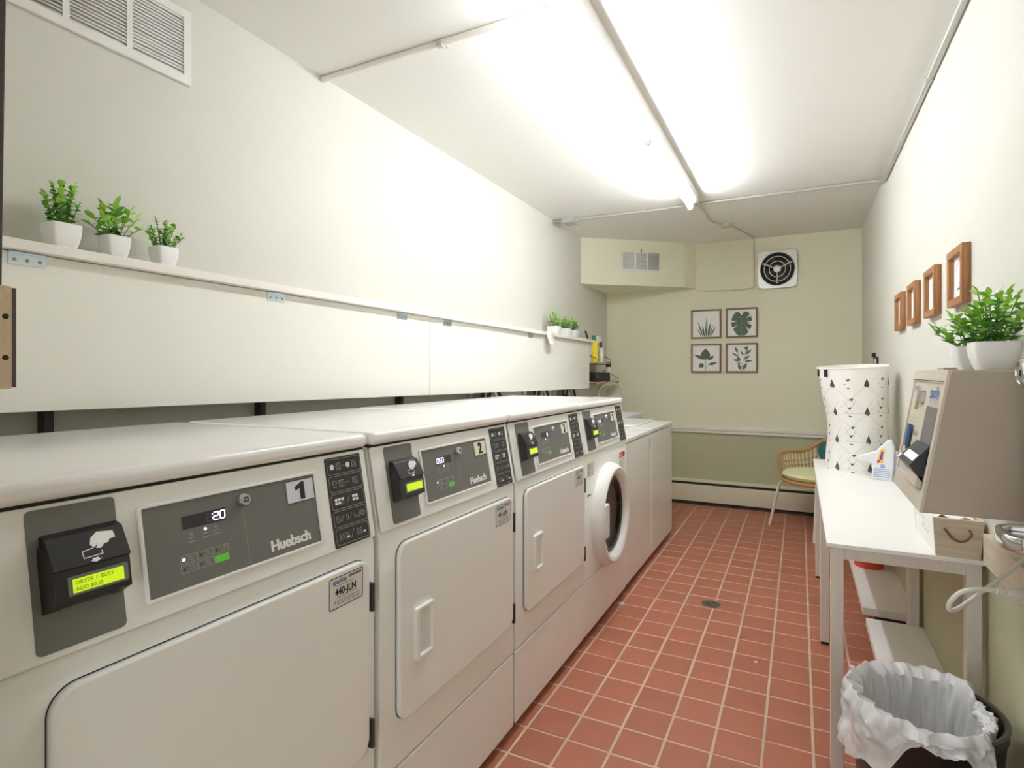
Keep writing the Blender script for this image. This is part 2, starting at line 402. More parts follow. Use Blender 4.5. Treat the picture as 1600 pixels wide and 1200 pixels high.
def fascia(t, y0, num, disp, lit, plate):
    f = panel_frame(y0)
    # white fascia plate
    part('control_fascia', prism(new(), f, rr(.002, MW-.002, pv(.862), pv(1.058), .006), 0, .006), 'machine_white', t, .002)
    # reader plate
    part('reader_plate', prism(new(), f, rr(.046, .154, pv(.871), pv(1.053), .007), .006, .0075), 'panel_grey', t)
    # display window
    n = new(); loopring(n, f, rr(.181, .535, pv(.888), pv(1.031), .006), rr(.188, .528, pv(.893), pv(1.026), .002), .004, .011)
    part('display_frame', n, 'machine_white', t, .0015)
    n = new(); flat(n, f, rect(.186, .530, pv(.891), pv(1.028)), .0075)
    dp = part('display_panel', n, 'panel_grey', t)
    part('display_window', flat(new(), f, rect(.249, .326, pv(.981), pv(1.0015)), .0080), 'led_dark', dp)
    a = new(); b = new()
    dw, dh = .0085, .0125
    for k, ch in enumerate('888888'):
        u = .254+k*.0122
        if disp[k] != ' ': digit(a, f, disp[k], u, pv(.985), dw, dh, .0017, .0086)
        elif disp.strip() and k in lit: digit(b, f, '8', u, pv(.985), dw, dh, .0014, .0084)
    if num == '1a':
        for q in (.0035, .009): flat(a, f, rect(.3005, .3025, pv(.985)+q, pv(.985)+q+.002), .0086)
    part('digits', a, 'led_white', dp)
    if b.faces: part('unlit_digits', b, 'led_dim', dp)
    else: b.free()
    n = new(); prism(n, f, circ(.2865, pv(.9745), .0022, 10), .0076, .0088); part('indicator_light', n, 'led_white', dp)
    # tiny legends and selection keys
    n = new()
    for u, v in ((.262, .966), (.2865, .968), (.305, .968)):
        line(n, f, [(u-.004, pv(v)), (u+.004, pv(v))], .0012, .0079); line(n, f, [(u-.006, pv(v-.006)), (u+.006, pv(v-.006))], .0012, .0079)
        line(n, f, circ(u, pv(v+.006), .0022, 8), .0008, .0079, True)
    line(n, f, [(.360, pv(.993)), (.362, pv(.896))], .0006, .0079)
    kw, kh = .0285, .0125
    for r in range(2):
        for c in range(3):
            u = .240+c*kw; v = pv(.930-r*.0145)
            line(n, f, rect(u, u+kw-.002, v, v+kh-.001), .0008, .0079, True)
            for q in (.004, .008): line(n, f, [(u+.013, v+q), (u+.022, v+q)], .0010, .0079)
    part('legends', n, 'print_grey', dp, stuff=True)
    n = new()
    for r in range(2):
        for c in range(3):
            if (r, c) == (1, 2): continue
            flat(n, f, circ(.245+c*kw, pv(.930-r*.0145)+kh/2-.0005, .0018, 8), .0080)
    part('key_dots', n, 'print_black', dp, stuff=True)
    n = new(); u = .240+2*kw; v = pv(.930-.0145); flat(n, f, rect(u, u+kw-.002, v, v+kh-.001), .0080)
    part('start_key', n, 'button_green', dp)
    n = new(); flat(n, f, rect(.2425, .2475, pv(.930)+.004, pv(.930)+.008), .0083); part('indicator_light', n, 'led_white', dp)
    n = new()
    for q in (-.0009, 0, .0009): text(n, f, 'Huebsch', .0275, .408+q, pv(.9035), .0082+q*.1, bold=.0006, sx=.97)
    part('lettering', n, 'print_white', dp)
    # number plate
    n = new(); prism(n, f, rect(.457, .525, pv(.979), pv(1.0205)), .0076, .0086)
    npl = part('number_plate', n, 'sticker_silver' if num == '1a' else 'sticker_cream', t)
    n = new()
    if num[0] == '1':
        flat(n, f, [(.489, pv(.983)), (.501, pv(.983)), (.501, pv(.983)+.034), (.494, pv(.983)+.034), (.478, pv(.983)+.026), (.478, pv(.983)+.018), (.489, pv(.983)+.022)], .0089)
    else:
        for q in (-.0022, -.001, .001, .0022): text(n, f, num[0], .047, .491+q, pv(.984), .0089+q*.05, bold=.0012, align='CENTER', sx=.85)
    part('numeral', n, 'print_black', npl)
    n = new(); line(n, f, rect(.457, .525, pv(.979), pv(1.0205)), .0012, .0089, True); part('border', n, 'print_black', npl)
    # key lock
    fl = Fr(f.P(.359, pv(1.007)), f.e1, f.e2)
    n = new(); lathe(n, fl, [(.0115, .007), (.0115, .017), (.0095, .021), (.006, .021), (.006, .019)], k=18)
    lk = part('key_lock', n, 'chrome', t)
    n = new(); line(n, fl, circ(0, 0, .004, 12), .0016, .0215, True); part('keyhole', n, 'print_black', lk)
    # instruction strip with pictograms
    n = new(); prism(n, f, rr(.564, .671, pv(.865), pv(1.051), .005), .006, .0072)
    ip = part('instruction_strip', n, 'icon_black', t)
    n = new(); fl = new()
    for k in range(5):
        v1 = pv(1.047-k*.0362); v0 = v1-.0325
        line(n, f, [(.572, v1), (.664, v1), (.667, v1-.004), (.667, v0), (.573, v0), (.569, v0+.004), (.569, v1-.004)], .0009, .0078, True)
        m = (v0+v1)/2; q = .0065
        if k == 0:
            for u in (.582, .629): flat(fl, f, circ(u, m, .0062, 10), .0079)
            for u in (.594, .641): line(n, f, rect(u, u+.013, m-q, m+q), .001, .0079, True); line(n, f, circ(u+.005, m, .004, 10), .001, .0079, True)
            line(n, f, [(.613, m), (.619, m)], .001, .0079)
        elif k == 1:
            line(n, f, [(.577, m+q), (.590, m+q), (.590, m+.002), (.587, m+.002), (.587, m-q), (.580, m-q), (.580, m+.002), (.577, m+.002)], .001, .0079, True)
            for u in (.597, .638): line(n, f, rect(u, u+.014, m-q, m+q), .001, .0079, True); line(n, f, circ(u+.006, m, .004, 10), .001, .0079, True)
            line(n, f, [(.617, m), (.627, m)], .001, .0079)
        elif k in (2, 4):
            for u, c in ((.578, 3), (.630, 2)):
                for a_ in range(c):
                    for b_ in range(2):
                        uu = u+a_*.0095; vv = m+.001-b_*.0075
                        if k == 2 and not (a_ == 2 and b_ == 1): flat(fl, f, rect(uu, uu+.0075, vv, vv+.0055), .0079)
                        else: line(n, f, circ(uu+.004, vv+.002, .003, 8), .0009, .0079, True)
            if k == 4:
                for u in (.600, .650): flat(fl, f, rect(u, u+.008, m-.006, m-.002), .0079)
            line(n, f, [(.612, m-.009), (.622, m+.009)], .001, .0079)
        else:
            line(n, f, circ(.581, m, .0065, 12), .001, .0079, True); line(n, f, [(.577, m+.004), (.585, m-.004)], .001, .0079)
            line(n, f, [(.606, m-.006), (.606, m+.006), (.611, m+.003), (.611, m-.003)], .001, .0079, True)
            line(n, f, [(.628, m+.004), (.631, m-.004), (.641, m-.004), (.644, m+.004)], .001, .0079)
            line(n, f, circ(.655, m, .006, 10), .001, .0079, True); line(n, f, circ(.655, m, .003, 8), .001, .0079, True)
            for u in (.594, .619, .646): line(n, f, [(u-.003, m-.007), (u+.002, m+.007)], .0009, .0079)
    part('pictogram_lines', n, 'print_grey', ip, stuff=True); part('pictogram_fills', fl, 'print_white', ip, stuff=True)
    # card reader
    rd = new(); ys, ye = y0+.053, y0+.158
    prof = [(-.886, .912), (-.846, .934), (-.853, .978), (-.872, 1.000), (-.897, 1.014)]
    A = [rd.verts.new((x, ys-(0 if i in (0, 4) else -.006), z)) for i, (x, z) in enumerate(prof)]
    B = [rd.verts.new((x, ye-(0 if i in (0, 4) else .004), z)) for i, (x, z) in enumerate(prof)]
    rd.faces.new(A); rd.faces.new(B[::-1])
    for i in range(5): rd.faces.new([A[i], B[i], B[(i+1) % 5], A[(i+1) % 5]])
    cr = part('card_reader', rd, 'black_plastic', t, .002)
    hd = new(); prism(hd, Fr((0, ys+.006, 0), (1, 0, 0), (0, 0, 1)), [(-.892, 1.004), (-.862, .974), (-.849, .978), (-.873, 1.0165), (-.892, 1.0215)], 0, -(ye-ys-.010))
    part('reader_hood', hd, 'black_plastic', cr, .0015)
    hf = Fr((-.849, ys+.006, .978), (0, 1, 0), (-.024, 0, .0385))
    hn = new()
    hand = [(.066, .043), (.086, .040), (.087, .030), (.079, .029), (.077, .025), (.071, .024), (.066, .019), (.060, .0205), (.064, .027), (.058, .0215), (.054, .027), (.057, .036)]
    flat(hn, hf, [(u-.006, v-.001) for u, v in hand], .0006)
    line(hn, hf, [(.050, .0205), (.037, .0185), (.037, .009), (.060, .010), (.060, .0145)], .0012, .0006)
    flat(hn, hf, [(.046, .0065), (.054, .0068), (.054, .0045), (.058, .0045), (.050, .0005), (.043, .0035), (.046, .004)], .0006)
    part('hand_pictogram', hn, 'print_white', cr)
    sf = Fr((-.846, ys+.006, .934), (0, 1, 0), (-.007, 0, .044))
    part('screen_bezel', prism(new(), sf, rr(.016, .090, .0085, .0335, .002), 0, .0012), 'panel_grey', cr)
    part('reader_screen', flat(new(), sf, rect(.021, .084, .0115, .0295), .0016), 'lcd_green', cr)
    if num == '1a':
        n = new(); text(n, sf, 'DRYER 1: BUSY', .0072, .024, .0220, .0019, sx=.98); text(n, sf, 'ADD $0.25', .0072, .024, .0138, .0019, sx=.98)
        part('screen_lettering', n, 'lcd_ink', cr)
    part('card_slot', prism(new(), Fr((-.870, ys+.02, .9215), (0, 1, 0), (.02, 0, .011)), rr(.004, .064, 0, .004, .0018), -.0, .0012), 'brushed_metal', cr)
def sticker(t, y0, u0, v0, code, wd=.100, ht=.065):
    f = faceX(XM, y0)
    s = part('asset_sticker', prism(new(), f, rr(u0, u0+wd, v0, v0+ht, .004), .0138, .0146), 'sticker', t)
    n = new(); line(n, f, rr(u0+.001, u0+wd-.001, v0+.001, v0+ht-.001, .004), .0018, .0149, True)
    if code:
        for q in (-.0004, .0004): text(n, f, code, .0215, u0+.017+q, v0+.026, .0149+q*.05, bold=.0003, sx=.86)
    for q, (a, b) in enumerate([(.02, .07), (.022, .052), (.06, .084), (.015, .090), (.012, .088), (.02, .092)]):
        vv = [.046, .0215, .0225, .0155, .0115, .0075][q]; line(n, f, [(u0+a*wd/.1, v0+vv), (u0+b*wd/.1, v0+vv)], .0010, .0149)
    for q in range(11): flat(n, f, rect(u0+.056+q*.0036, u0+.0582+q*.0036, v0+ht-.011, v0+ht-.005), .0149)
    part('lettering', n, 'print_black', s)
    n = new(); text(n, f, 'sparkle', .0145, u0+.010, v0+ht-.0145, .0150, bold=.0004, sx=.95); part('brand_lettering', n, 'print_blue', s)
def dryer(y0, label, num, disp, lit, code):
    t = thing('dryer', label, 'dryer', (-1.22, y0+MW/2, 0), 'coin dryers along the left wall')
    machine_body(t, y0, MW); fascia(t, y0, num, disp, lit, None)
    f = faceX(XM, y0)
    po = rr(.058, .660, .392, .823, .035, 7)
    n = new(); loopring(n, f, rr(.0565, .6615, .3905, .8245, .036, 7), po, 0, .0008); part('door_gap', n, 'seam_dark', t)
    n = new(); prism(n, f, po, .0, .014)
    d = part('door', n, 'machine_white', t, .005, segs=3)
    hu, hv = .111, .519
    n = new(); loopring(n, f, rr(hu, hu+.076, hv, hv+.131, .006), rr(hu+.016, hu+.070, hv+.010, hv+.121, .004), .012, .024)
    part('handle', n, 'machine_white', d, .004)
    n = new(); box(n, (XM+.0142, y0+hu+.014, hv+.009), (XM+.0148, y0+hu+.07, hv+.122)); part('handle_recess', n, 'vent_white', d)
    for v in (.425, .731):
        n = new(); box(n, (XM, y0+.666, v-.032), (XM+.014, y0+.676, v+.032)); part('hinge', n, 'dark_steel', t, .002)
    sticker(t, y0, .535, .748, code)
    return t
dryer(.321, 'white dryer nearest the camera, silver sticker 1, display reading 20', '1a', '   '+' 20', (3,), '440-JLN')
dryer(1.029, 'white dryer with cream sticker 2 and display reading 050', '2', '050   ', (), '441-JLN')
dryer(1.733, 'white dryer with cream sticker 3, just before the round-door washer', '3', '    8 ', (), '442-JLN')
# front-loading washer
y0 = 2.431
t = thing('washing_machine', 'white front-loading washer with round porthole door and sticker 1', 'washer', (-1.22, y0+MW/2, 0))
machine_body(t, y0, MW-.008); fascia(t, y0-.004, '1', '8 8   ', (), None)
f = faceX(XM); CY, CZ = 2.770, .527
fw = Fr((XM, CY, CZ), (0, 1, 0), (0, 0, 1))
n = new(); lathe(n, fw, [(.255, -.002), (.252, .02), (.240, .045), (.228, .054), (.212, .052), (.198, .040), (.190, .022), (.186, .012)], k=64, cap0=False, cap1=False)
wd = part('porthole_ring', n, 'vent_white', t, smooth=True)
n = new(); lathe(n, fw, [(.188, .020), (.176, .028), (.172, .020), (.172, .004)], k=64, cap0=False, cap1=False); part('gasket_ring', n, 'gasket', wd)
n = new(); lathe(n, fw, [(.178, .020), (.165, .016), (.140, -.010), (.10, -.030), (.05, -.038), (.004, -.040)], k=48, cap0=False); part('porthole_glass', n, 'glass_dark', wd)
n = new(); lathe(n, fw, [(.2, .003), (.2, .0035)], k=48); part('drum_opening', n, 'drum_steel', wd)
n = new(); prism(n, fw, rr(-.215, -.150, -.075, .085, .01), .030, .060); part('handle', n, 'vent_white', wd, .006)
n = new(); prism(n, fw, [(-.168, .188), (-.150, .202), (-.120, .221), (-.136, .226), (-.160, .212), (-.178, .198)], .0, .0542); n.free()
f0 = faceX(XM, y0)
s = part('energy_sticker', prism(new(), f0, rect(.035, .13, .752, .818), .0, .0008), 'sticker_cream', t)
n = new(); flat(n, f0, rect(.037, .062, .757, .783), .0011); flat(n, f0, rect(.037, .062, .787, .812), .0011)
for q in range(6): line(n, f0, [(.070, .760+q*.009), (.124-.004*(q % 3), .760+q*.009)], .0022, .0011)
part('lettering', n, 'print_grey', s)
s = part('notice', prism(new(), f0, rr(.540, .655, .690, .807, .004), .0, .0012), 'print_white', t)
part('notice_header', flat(new(), f0, rect(.546, .650, .775, .803), .0015), 'print_red', s)
n = new(); text(n, f0, 'NO', .028, .552, .7795, .0018, bold=.0008); part('lettering', n, 'print_white', s)
n = new(); line(n, f0, [(.61, .766), (.645, .766)], .003, .0015)
for q in range(5): line(n, f0, [(.556, .755-q*.009), (.63-(q % 2)*.012, .755-q*.009)], .0015, .0015)
part('notice_text', n, 'print_grey', s)
n = new(); flat(n, f0, rect(.036, .05, .662, .674), .0006); line(n, f0, [(.054, .668), (.085, .668)], .006, .0006); part('model_mark', n, 'print_black', t)
# two low top-loading washers beyond
for (ya, yb, lab) in ((3.122, 3.722, 'low white top-loading washer beside the round-door washer'), (3.731, 4.398, 'low white top-loading washer, last in the row by the back wall')):
    t = thing('top_loading_washer', lab, 'washer', (-1.22, (ya+yb)/2, 0), 'top-loading washers at the end of the row')
    part('cabinet', bx((-1.55, ya, .04), (XM, yb, .832)), 'machine_white', t, .006)
    n = new(); box(n, (-1.55, ya-.001, .836), (XM+.002, yb+.001, .866)); tp = part('top_panel', n, 'top_white', t, .008, segs=3)
    n = new(); prism(n, faceUp(.866), rr(-1.40, -.99, ya+.05, yb-.05, .04), .0, .012); part('lid', n, 'top_white', tp, .006)
    part('console', bx((-1.55, ya, .866), (-1.44, yb, .905)), 'top_white', t, .012, segs=3)
    ff = faceX(XM)
    s = part('asset_sticker', prism(new(), ff, rect(yb-.075, yb-.01, .745, .815), 0, .0006), 'sticker', t)
    n = new()
    for q in range(5): line(n, ff, [(yb-.068, .755+q*.012), (yb-.03+.004*(q % 3), .755+q*.012)], .004, .0009)
    part('lettering', n, 'print_grey', s)
    for yy in (ya+.06, yb-.06):
        part('foot', lathe(new(), faceUp(0), [(.022, 0), (.022, .02), (.012, .022), (.012, .045)], XM-.07, yy, 12), 'seam_dark', t)

# ------------------------------------------------------------------ ledge, folding panels, things behind the machines
def lz(y): return 1.5455-.0058*(y-.6)          # ledge top
def pb(y): return 1.141-.0113*(y-.63)          # bottom of hanging panels
def skew_box(x0, x1, ya, yb, zl0, zh0, zl1, zh1):
    bm = new(); v = [bm.verts.new(p) for p in [(x0,ya,zl0),(x1,ya,zl0),(x1,yb,zl1),(x0,yb,zl1),(x0,ya,zh0),(x1,ya,zh0),(x1,yb,zh1),(x0,yb,zh1)]]
    for f in [(3,2,1,0),(4,5,6,7),(0,1,5,4),(1,2,6,5),(2,3,7,6),(3,0,4,7)]: bm.faces.new([v[i] for i in f])
    return bm
single('wall_ledge', skew_box(XL, -1.61, .34, 4.77, lz(.34)-.024, lz(.34), lz(4.77)-.024, lz(4.77)), 'ledge_white',
       'long narrow white ledge on the left wall above the hinged panels', 'shelf', bevel=.002)
for (ya, yb, hs, lab) in ((.36, 2.328, (.68, 1.399, 2.107), 'cream folding panel hanging under the ledge above the nearest dryers'),
                          (2.332, 4.73, (2.486, 3.513), 'cream folding panel hanging under the far half of the ledge')):
    t = thing('folding_panel', lab, 'panel', (-1.65, (ya+yb)/2, 1.1), 'hinged panels under the ledge')
    part('board', skew_box(-1.66, -1.64, ya, yb, pb(ya), lz(ya)-.026, pb(yb), lz(yb)-.026), 'fold_panel', t, .002)
    for y in hs:
        f = faceX(-1.64, y, lz(y)-.026)
        n = new(); prism(n, f, rr(-.037, .037, -.030, -.004, .002), 0, .0022); h = part('hinge', n, 'zinc', t)
        n = new(); tube(n, [(-1.636, y-.037, lz(y)-.028), (-1.636, y+.037, lz(y)-.028)], .0035, 10); part('hinge_pin', n, 'zinc', h)
        for q in (-.025, 0, .025):
            n = new(); lathe(n, f, [(.0045, .0022), (.003, .0034)], q, -.019, 10); part('screw', n, 'hose', h)
for k, y in enumerate((.758, 1.409, 2.205)):
    single('support_post', bx((XL, y-.011, .0), (XL+.035, y+.011, 1.30)), 'dark_steel',
           ['dark upright post on the wall behind the nearest dryer', 'dark upright post on the wall behind dryer 2', 'thin dark upright post on the wall behind dryer 3'][k], 'post', 'dark posts behind the dryers', bevel=.002)
for k, (y, lab) in enumerate(((2.98, 'grey valve box on the wall behind the dryers'), (3.72, 'grey valve box on the wall left of the last hoses'), (4.28, 'grey valve box on the wall nearest the sink'))):
    t = thing('water_box', lab, 'valve box', (XL+.03, y, .85), 'water valve boxes behind the machines')
    n = new(); loopring(n, faceX(XL, y), rect(-.13, .13, .85, 1.2), rect(-.10, .10, .88, 1.17), 0, .03); part('frame', n, 'galvanised', t, .002)
    part('back_plate', bx((XL, y-.11, .87), (XL+.006, y+.11, 1.18)), 'hose', t)
    for q in (-.03, .03): part('valve', tube(new(), [(XL+.01, y+q, 1.12), (XL+.06, y+q, 1.12), (XL+.06, y+q, 1.04)], .012, 8), 'dark_steel', t)
    for q, c in ((-.03, 'brushed_metal'), (.03, 'dark_steel')):
        single('hose', tube(new(), smooth_path([(XL+.06, y+q, 1.05), (XL+.07, y+q+.02, 1.12), (XL+.065, y+q+.10, 1.13), (XL+.07, y+q+.18, 1.02), (XL+.07, y+q+.20, .80)]), .010, 8), c,
               ('braided steel hose curving from ' if q < 0 else 'dark rubber hose curving from ')+lab.split(' on ')[0][5:]+[' behind the dryers', ' left of the last hoses', ' nearest the sink'][k], 'hose', 'water hoses behind the machines')
# sink with goose-neck tap
t = thing('laundry_sink', 'white laundry sink with goose-neck tap in the far left corner', 'sink', (-1.5, 4.95, 0))
n = new(); loopring(n, faceUp(0), rr(-1.74, -1.30, 4.60, 5.30, .03), rr(-1.70, -1.34, 4.64, 5.26, .03), .60, .86); box(n, (-1.72, 4.62, .58), (-1.32, 5.28, .61)); part('basin', n, 'pot_white', t, .006)
part('backsplash', bx((-1.745, 4.55, .86), (-1.69, 5.22, 1.005)), 'pot_white', t, .01)
for x in (-1.70, -1.34):
    for y in (4.66, 5.24): part('leg', tube(new(), [(x, y, 0), (x, y, .6)], .015, 8), 'leg_white', t)
path = [(-1.66, 5.02, .88)]+[(-1.66+.0+.1*(1-math.cos(a)), 5.04+.06*(1-math.cos(a)), 1.04+.10*math.sin(a)) for a in [math.pi*i/12 for i in range(13)]]
path.append((path[-1][0]+.002, path[-1][1], .995))
tp = part('tap', tube(new(), smooth_path(path, 3), .009, 10), 'chrome', t)
part('tap_base', lathe(new(), faceUp(.86), [(.022, 0), (.022, .02), (.012, .03)], -1.66, 5.02, 16), 'chrome', tp)

# ------------------------------------------------------------------ plants
def pot_bm(cx, cy, z, wt, h):
    rings = []
    for t_ in (0, .03, .25, .5, .75, 1.0):
        wv = wt*(.70+.30*(1-(1-t_)**2.4))
        rings.append([(cx+p[0], cy+p[1], z+t_*h) for p in rr(-wv/2, wv/2, -wv/2, wv/2, wt*.13, 4)])
    wv = wt-.006
    rings.append([(cx+p[0], cy+p[1], z+h) for p in rr(-wv/2, wv/2, -wv/2, wv/2, wt*.11, 4)])
    rings.append([(cx+p[0], cy+p[1], z+h-.012) for p in rr(-wv/2, wv/2, -wv/2, wv/2, wt*.11, 4)])
    return loft(new(), rings)
def leaf_verts(L, Wd, fold=.25, curl=.2):
    pts = []
    for t_, k in ((0, .12), (.25, .8), (.5, 1.), (.75, .72), (1, .05)):
        wv = Wd/2*k; z = -curl*L*t_*t_
        pts.append(((t_*L, -wv, z+fold*wv), (t_*L, 0, z), (t_*L, wv, z+fold*wv)))
    return pts
def leaf_bm(bm, L, Wd, mtx, mi=0, fold=.25, curl=.2):
    V = [[bm.verts.new(mtx @ Vector(p)) for p in row] for row in leaf_verts(L, Wd, fold, curl)]
    for A, B in zip(V, V[1:]):
        for k in (0, 1):
            f = bm.faces.new([A[k], B[k], B[k+1], A[k+1]]); f.material_index = mi; f.smooth = True
LEAF_ME = {}
def leaf_mesh(L, Wd, mi):
    key = (round(L, 3), round(Wd, 3), mi)
    if key not in LEAF_ME:
        bm = new(); leaf_bm(bm, L, Wd, Matrix()); me = bpy.data.meshes.new('leaf'); bm.to_mesh(me); bm.free(); me.materials.append(MATS['leaf_%d' % mi]); LEAF_ME[key] = me
    return LEAF_ME[key]
def orient(p, d, roll=0.):
    d = Vector(d).normalized(); q = d.to_track_quat('X', 'Z').to_matrix().to_4x4()
    return Matrix.Translation(p) @ q @ Matrix.Rotation(roll, 4, 'X')
def plant(label, cx, cy, z, wt, h, ph, spread, L, Wd, nst, nlv, each, group, seed, shape='bush'):
    rg = random.Random(seed)
    t = thing('potted_plant', label, 'plant', (cx, cy, z), group)
    part('pot', pot_bm(cx, cy, z, wt, h), 'pot_white', t)
    wv = wt*.9
    part('soil', prism(new(), faceUp(z+h-.012), rr(cx-wv/2, cx+wv/2, cy-wv/2, cy+wv/2, wt*.1, 3), -.004, .001), 'soil', t)
    st = new(); fo = new(); leaves = []
    for s in range(nst):
        a = 2.4*s+rg.uniform(-.3, .3); fr_ = math.sqrt((s+.3)/nst); rad = spread*fr_*rg.uniform(.8, 1.05)
        hh = ph*(1-(.62 if shape != 'spire' else .45)*fr_**2)*rg.uniform(.75, 1.06)
        p0 = Vector((cx+wt*.28*fr_*math.cos(a), cy+wt*.28*fr_*math.sin(a), z+h-.012)); p2 = Vector((cx+math.cos(a)*rad, cy+math.sin(a)*rad, z+h+hh))
        p1 = p0.lerp(p2, .5)+Vector((0, 0, .1*hh))
        pa = smooth_path([p0, p1, p2], 5); tube(st, pa, .0011, 4)
        for i in range(nlv):
            f_ = .12+.88*(i+.5)/nlv; ii = f_*(len(pa)-1); k = int(ii); p = pa[k].lerp(pa[min(k+1, len(pa)-1)], ii-k)
            for sgn in (0, math.pi):
                b = i*2.1+sgn+rg.uniform(-.4, .4)+a
                up = rg.uniform(.0, .75)+.5*f_
                d = Vector((math.cos(b), math.sin(b), up))
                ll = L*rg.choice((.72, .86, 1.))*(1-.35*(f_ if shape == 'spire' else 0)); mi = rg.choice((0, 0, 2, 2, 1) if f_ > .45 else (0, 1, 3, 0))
                leaves.append((p, d, ll, Wd*ll/L, mi, rg.uniform(-.6, .6)))
        leaves.append((pa[-1], (math.cos(a)*.4, math.sin(a)*.4, 1), L*.8, Wd*.8, 2, 0))
    part('stems', st, 'stem_green', t)
    if each:
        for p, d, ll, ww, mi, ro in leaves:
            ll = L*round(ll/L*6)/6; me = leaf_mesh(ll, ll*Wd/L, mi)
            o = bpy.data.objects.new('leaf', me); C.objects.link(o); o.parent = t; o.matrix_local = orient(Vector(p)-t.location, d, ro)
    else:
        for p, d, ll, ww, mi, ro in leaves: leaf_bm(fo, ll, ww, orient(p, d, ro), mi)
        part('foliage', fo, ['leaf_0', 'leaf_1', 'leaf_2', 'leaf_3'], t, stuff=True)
    return t
G1 = 'white square pots on the ledge'
plant('bright green plant with upright spires in a white pot, leftmost on the ledge', -1.665, .762, lz(.77), .068, .064, .112, .052, .021, .018, 15, 7, False, G1, 3, 'spire')
plant('broad-leaved green plant in a white pot, second from the left on the ledge', -1.665, .886, lz(.89), .060, .060, .088, .070, .034, .018, 13, 3, True, G1, 5)
plant('fine-leaved green plant in a small white pot, third from the left on the ledge', -1.665, 1.020, lz(1.02), .060, .058, .085, .056, .014, .009, 18, 8, False, G1, 9)
for k, (y, lab) in enumerate(((3.99, 'larger of the grassy plants in white pots at the far end of the ledge'), (4.22, 'middle of three grassy plants in white pots at the far ledge end'), (4.40, 'last small grassy plant in a white pot at the far ledge end'))):
    plant(lab, -1.665, y, lz(y), .088 if k == 0 else .074, .060, .105 if k == 0 else .09, .068 if k == 0 else .058, .03, .009, 18, 5, False, 'small grassy pots on the far end of the ledge', 20+k)

# paper tag hanging off the ledge
n = new(); rows = [(-1.640, lz(3.75)+.001), (-1.607, lz(3.75)+.002), (-1.603, lz(3.75)-.02), (-1.596, 1.475), (-1.590, 1.445), (-1.582, 1.428)]
L_ = [[n.verts.new((x, 3.69+.01*i, z)), n.verts.new((x, 3.82+.006*i, z))] for i, (x, z) in enumerate(rows)]
for A, B in zip(L_, L_[1:]): n.faces.new([A[0], A[1], B[1], B[0]])
o = single('paper_note', n, 'paper', 'white paper note hanging over the ledge edge near the far plants', 'paper'); o.modifiers.new('thickness', 'SOLIDIFY').thickness = .0008
n = new(); fr = Fr((-1.594, 3.72, 1.435), (0, 1, 0), (-.006, 0, .05))
for q in range(5): line(n, fr, [(.02, .008+q*.009), (.085-.01*(q % 2), .008+q*.009)], .0025, .0025)
part('lettering', n, 'print_grey', o)

# ------------------------------------------------------------------ corner wire shelf and its bottles
def corner_shelf(ya, yb, z, lab):
    t = thing('wall_shelf', lab, 'shelf', (-1.68, (ya+yb)/2, z), 'small wooden shelves in the far left corner')
    part('board', bx((XL+.003, ya, z-.012), (-1.60, yb, z)), 'shelf_pine', t, .002)
    for y in (ya+.04, yb-.02):
        part('bracket', tube(new(), [(XL+.004, y, z+.11), (XL+.004, y, z-.016), (-1.597, y, z-.016), (-1.597, y, z+.028), (XL+.006, y, z+.11)], .003, 6), 'black_soft', t)
    return t
corner_shelf(4.75, 5.22, 1.327, 'upper wooden shelf with black wire brackets in the far corner')
corner_shelf(4.75, 5.50, 1.150, 'lower wooden shelf with black wire brackets above the tap')
def bottle(lab, x, y, z, r, h, body, cap, caph, lbl=None):
    t = thing('bottle', lab, 'bottle', (x, y, z), 'cleaning bottles on the corner shelf')
    part('body', lathe(new(), faceUp(z), [(r*.92, 0), (r, .006), (r, h*.78), (r*.85, h*.86), (r*.42, h*.93), (r*.42, h)], x, y, 18), body, t)
    part('cap', lathe(new(), faceUp(z+h-.006), [(r*.55, 0), (r*.55, caph), (r*.35, caph+.006)], x, y, 16), cap, t)
    if lbl: part('label', lathe(new(), faceUp(z), [(r+.0008, h*.30), (r+.0008, h*.62)], x, y, 18, False, False), lbl, t)
bottle('yellow bottle with green cap on the upper corner shelf', -1.665, 4.93, 1.327, .036, .205, 'bottle_yellow', 'cap_green', .04, 'bottle_yellow')
bottle('slim mint bottle with purple cap on the upper corner shelf', -1.640, 5.06, 1.327, .022, .145, 'bottle_mint', 'cap_purple', .045, 'print_white')
t = thing('cleaner_box', 'white carton with orange spot behind the purple-capped bottle', 'carton', (-1.71, 5.12, 1.327))
part('carton', bx((-1.735, 5.085, 1.327), (-1.675, 5.165, 1.575)), 'print_white', t, .003)
part('spot', prism(new(), faceX(-1.675, 5.11, 1.50), circ(-.012, 0, .018, 16), 0, .001), 'label_orange', t)
t = thing('scrub_brush', 'pale brush with dark handle leaning on the upper corner shelf', 'brush', (-1.66, 4.80, 1.327))
part('head', skew_box(-1.68, -1.65, 4.79, 4.83, 1.327, 1.50, 1.327, 1.50), 'leg_white', t, .008)
part('handle', tube(new(), [(-1.665, 4.80, 1.49), (-1.68, 4.74, 1.60)], .008, 8), 'dark_steel', t)
t = thing('storage_box', 'black storage box on the lower corner shelf', 'box', (-1.67, 5.0, 1.15))
n = new(); loopring(n, faceUp(0), rect(-1.735, -1.615, 4.80, 5.26), rect(-1.729, -1.621, 4.806, 5.254), 1.150, 1.235); box(n, (-1.733, 4.802, 1.15), (-1.617, 5.258, 1.156)); part('tray', n, 'black_soft', t, .002)
part('divider', bx((-1.729, 5.02, 1.156), (-1.621, 5.026, 1.23)), 'black_plastic', t)
t = thing('spray_can', 'white can with black cap standing at the end of the lower corner shelf', 'can', (-1.665, 5.36, 1.15))
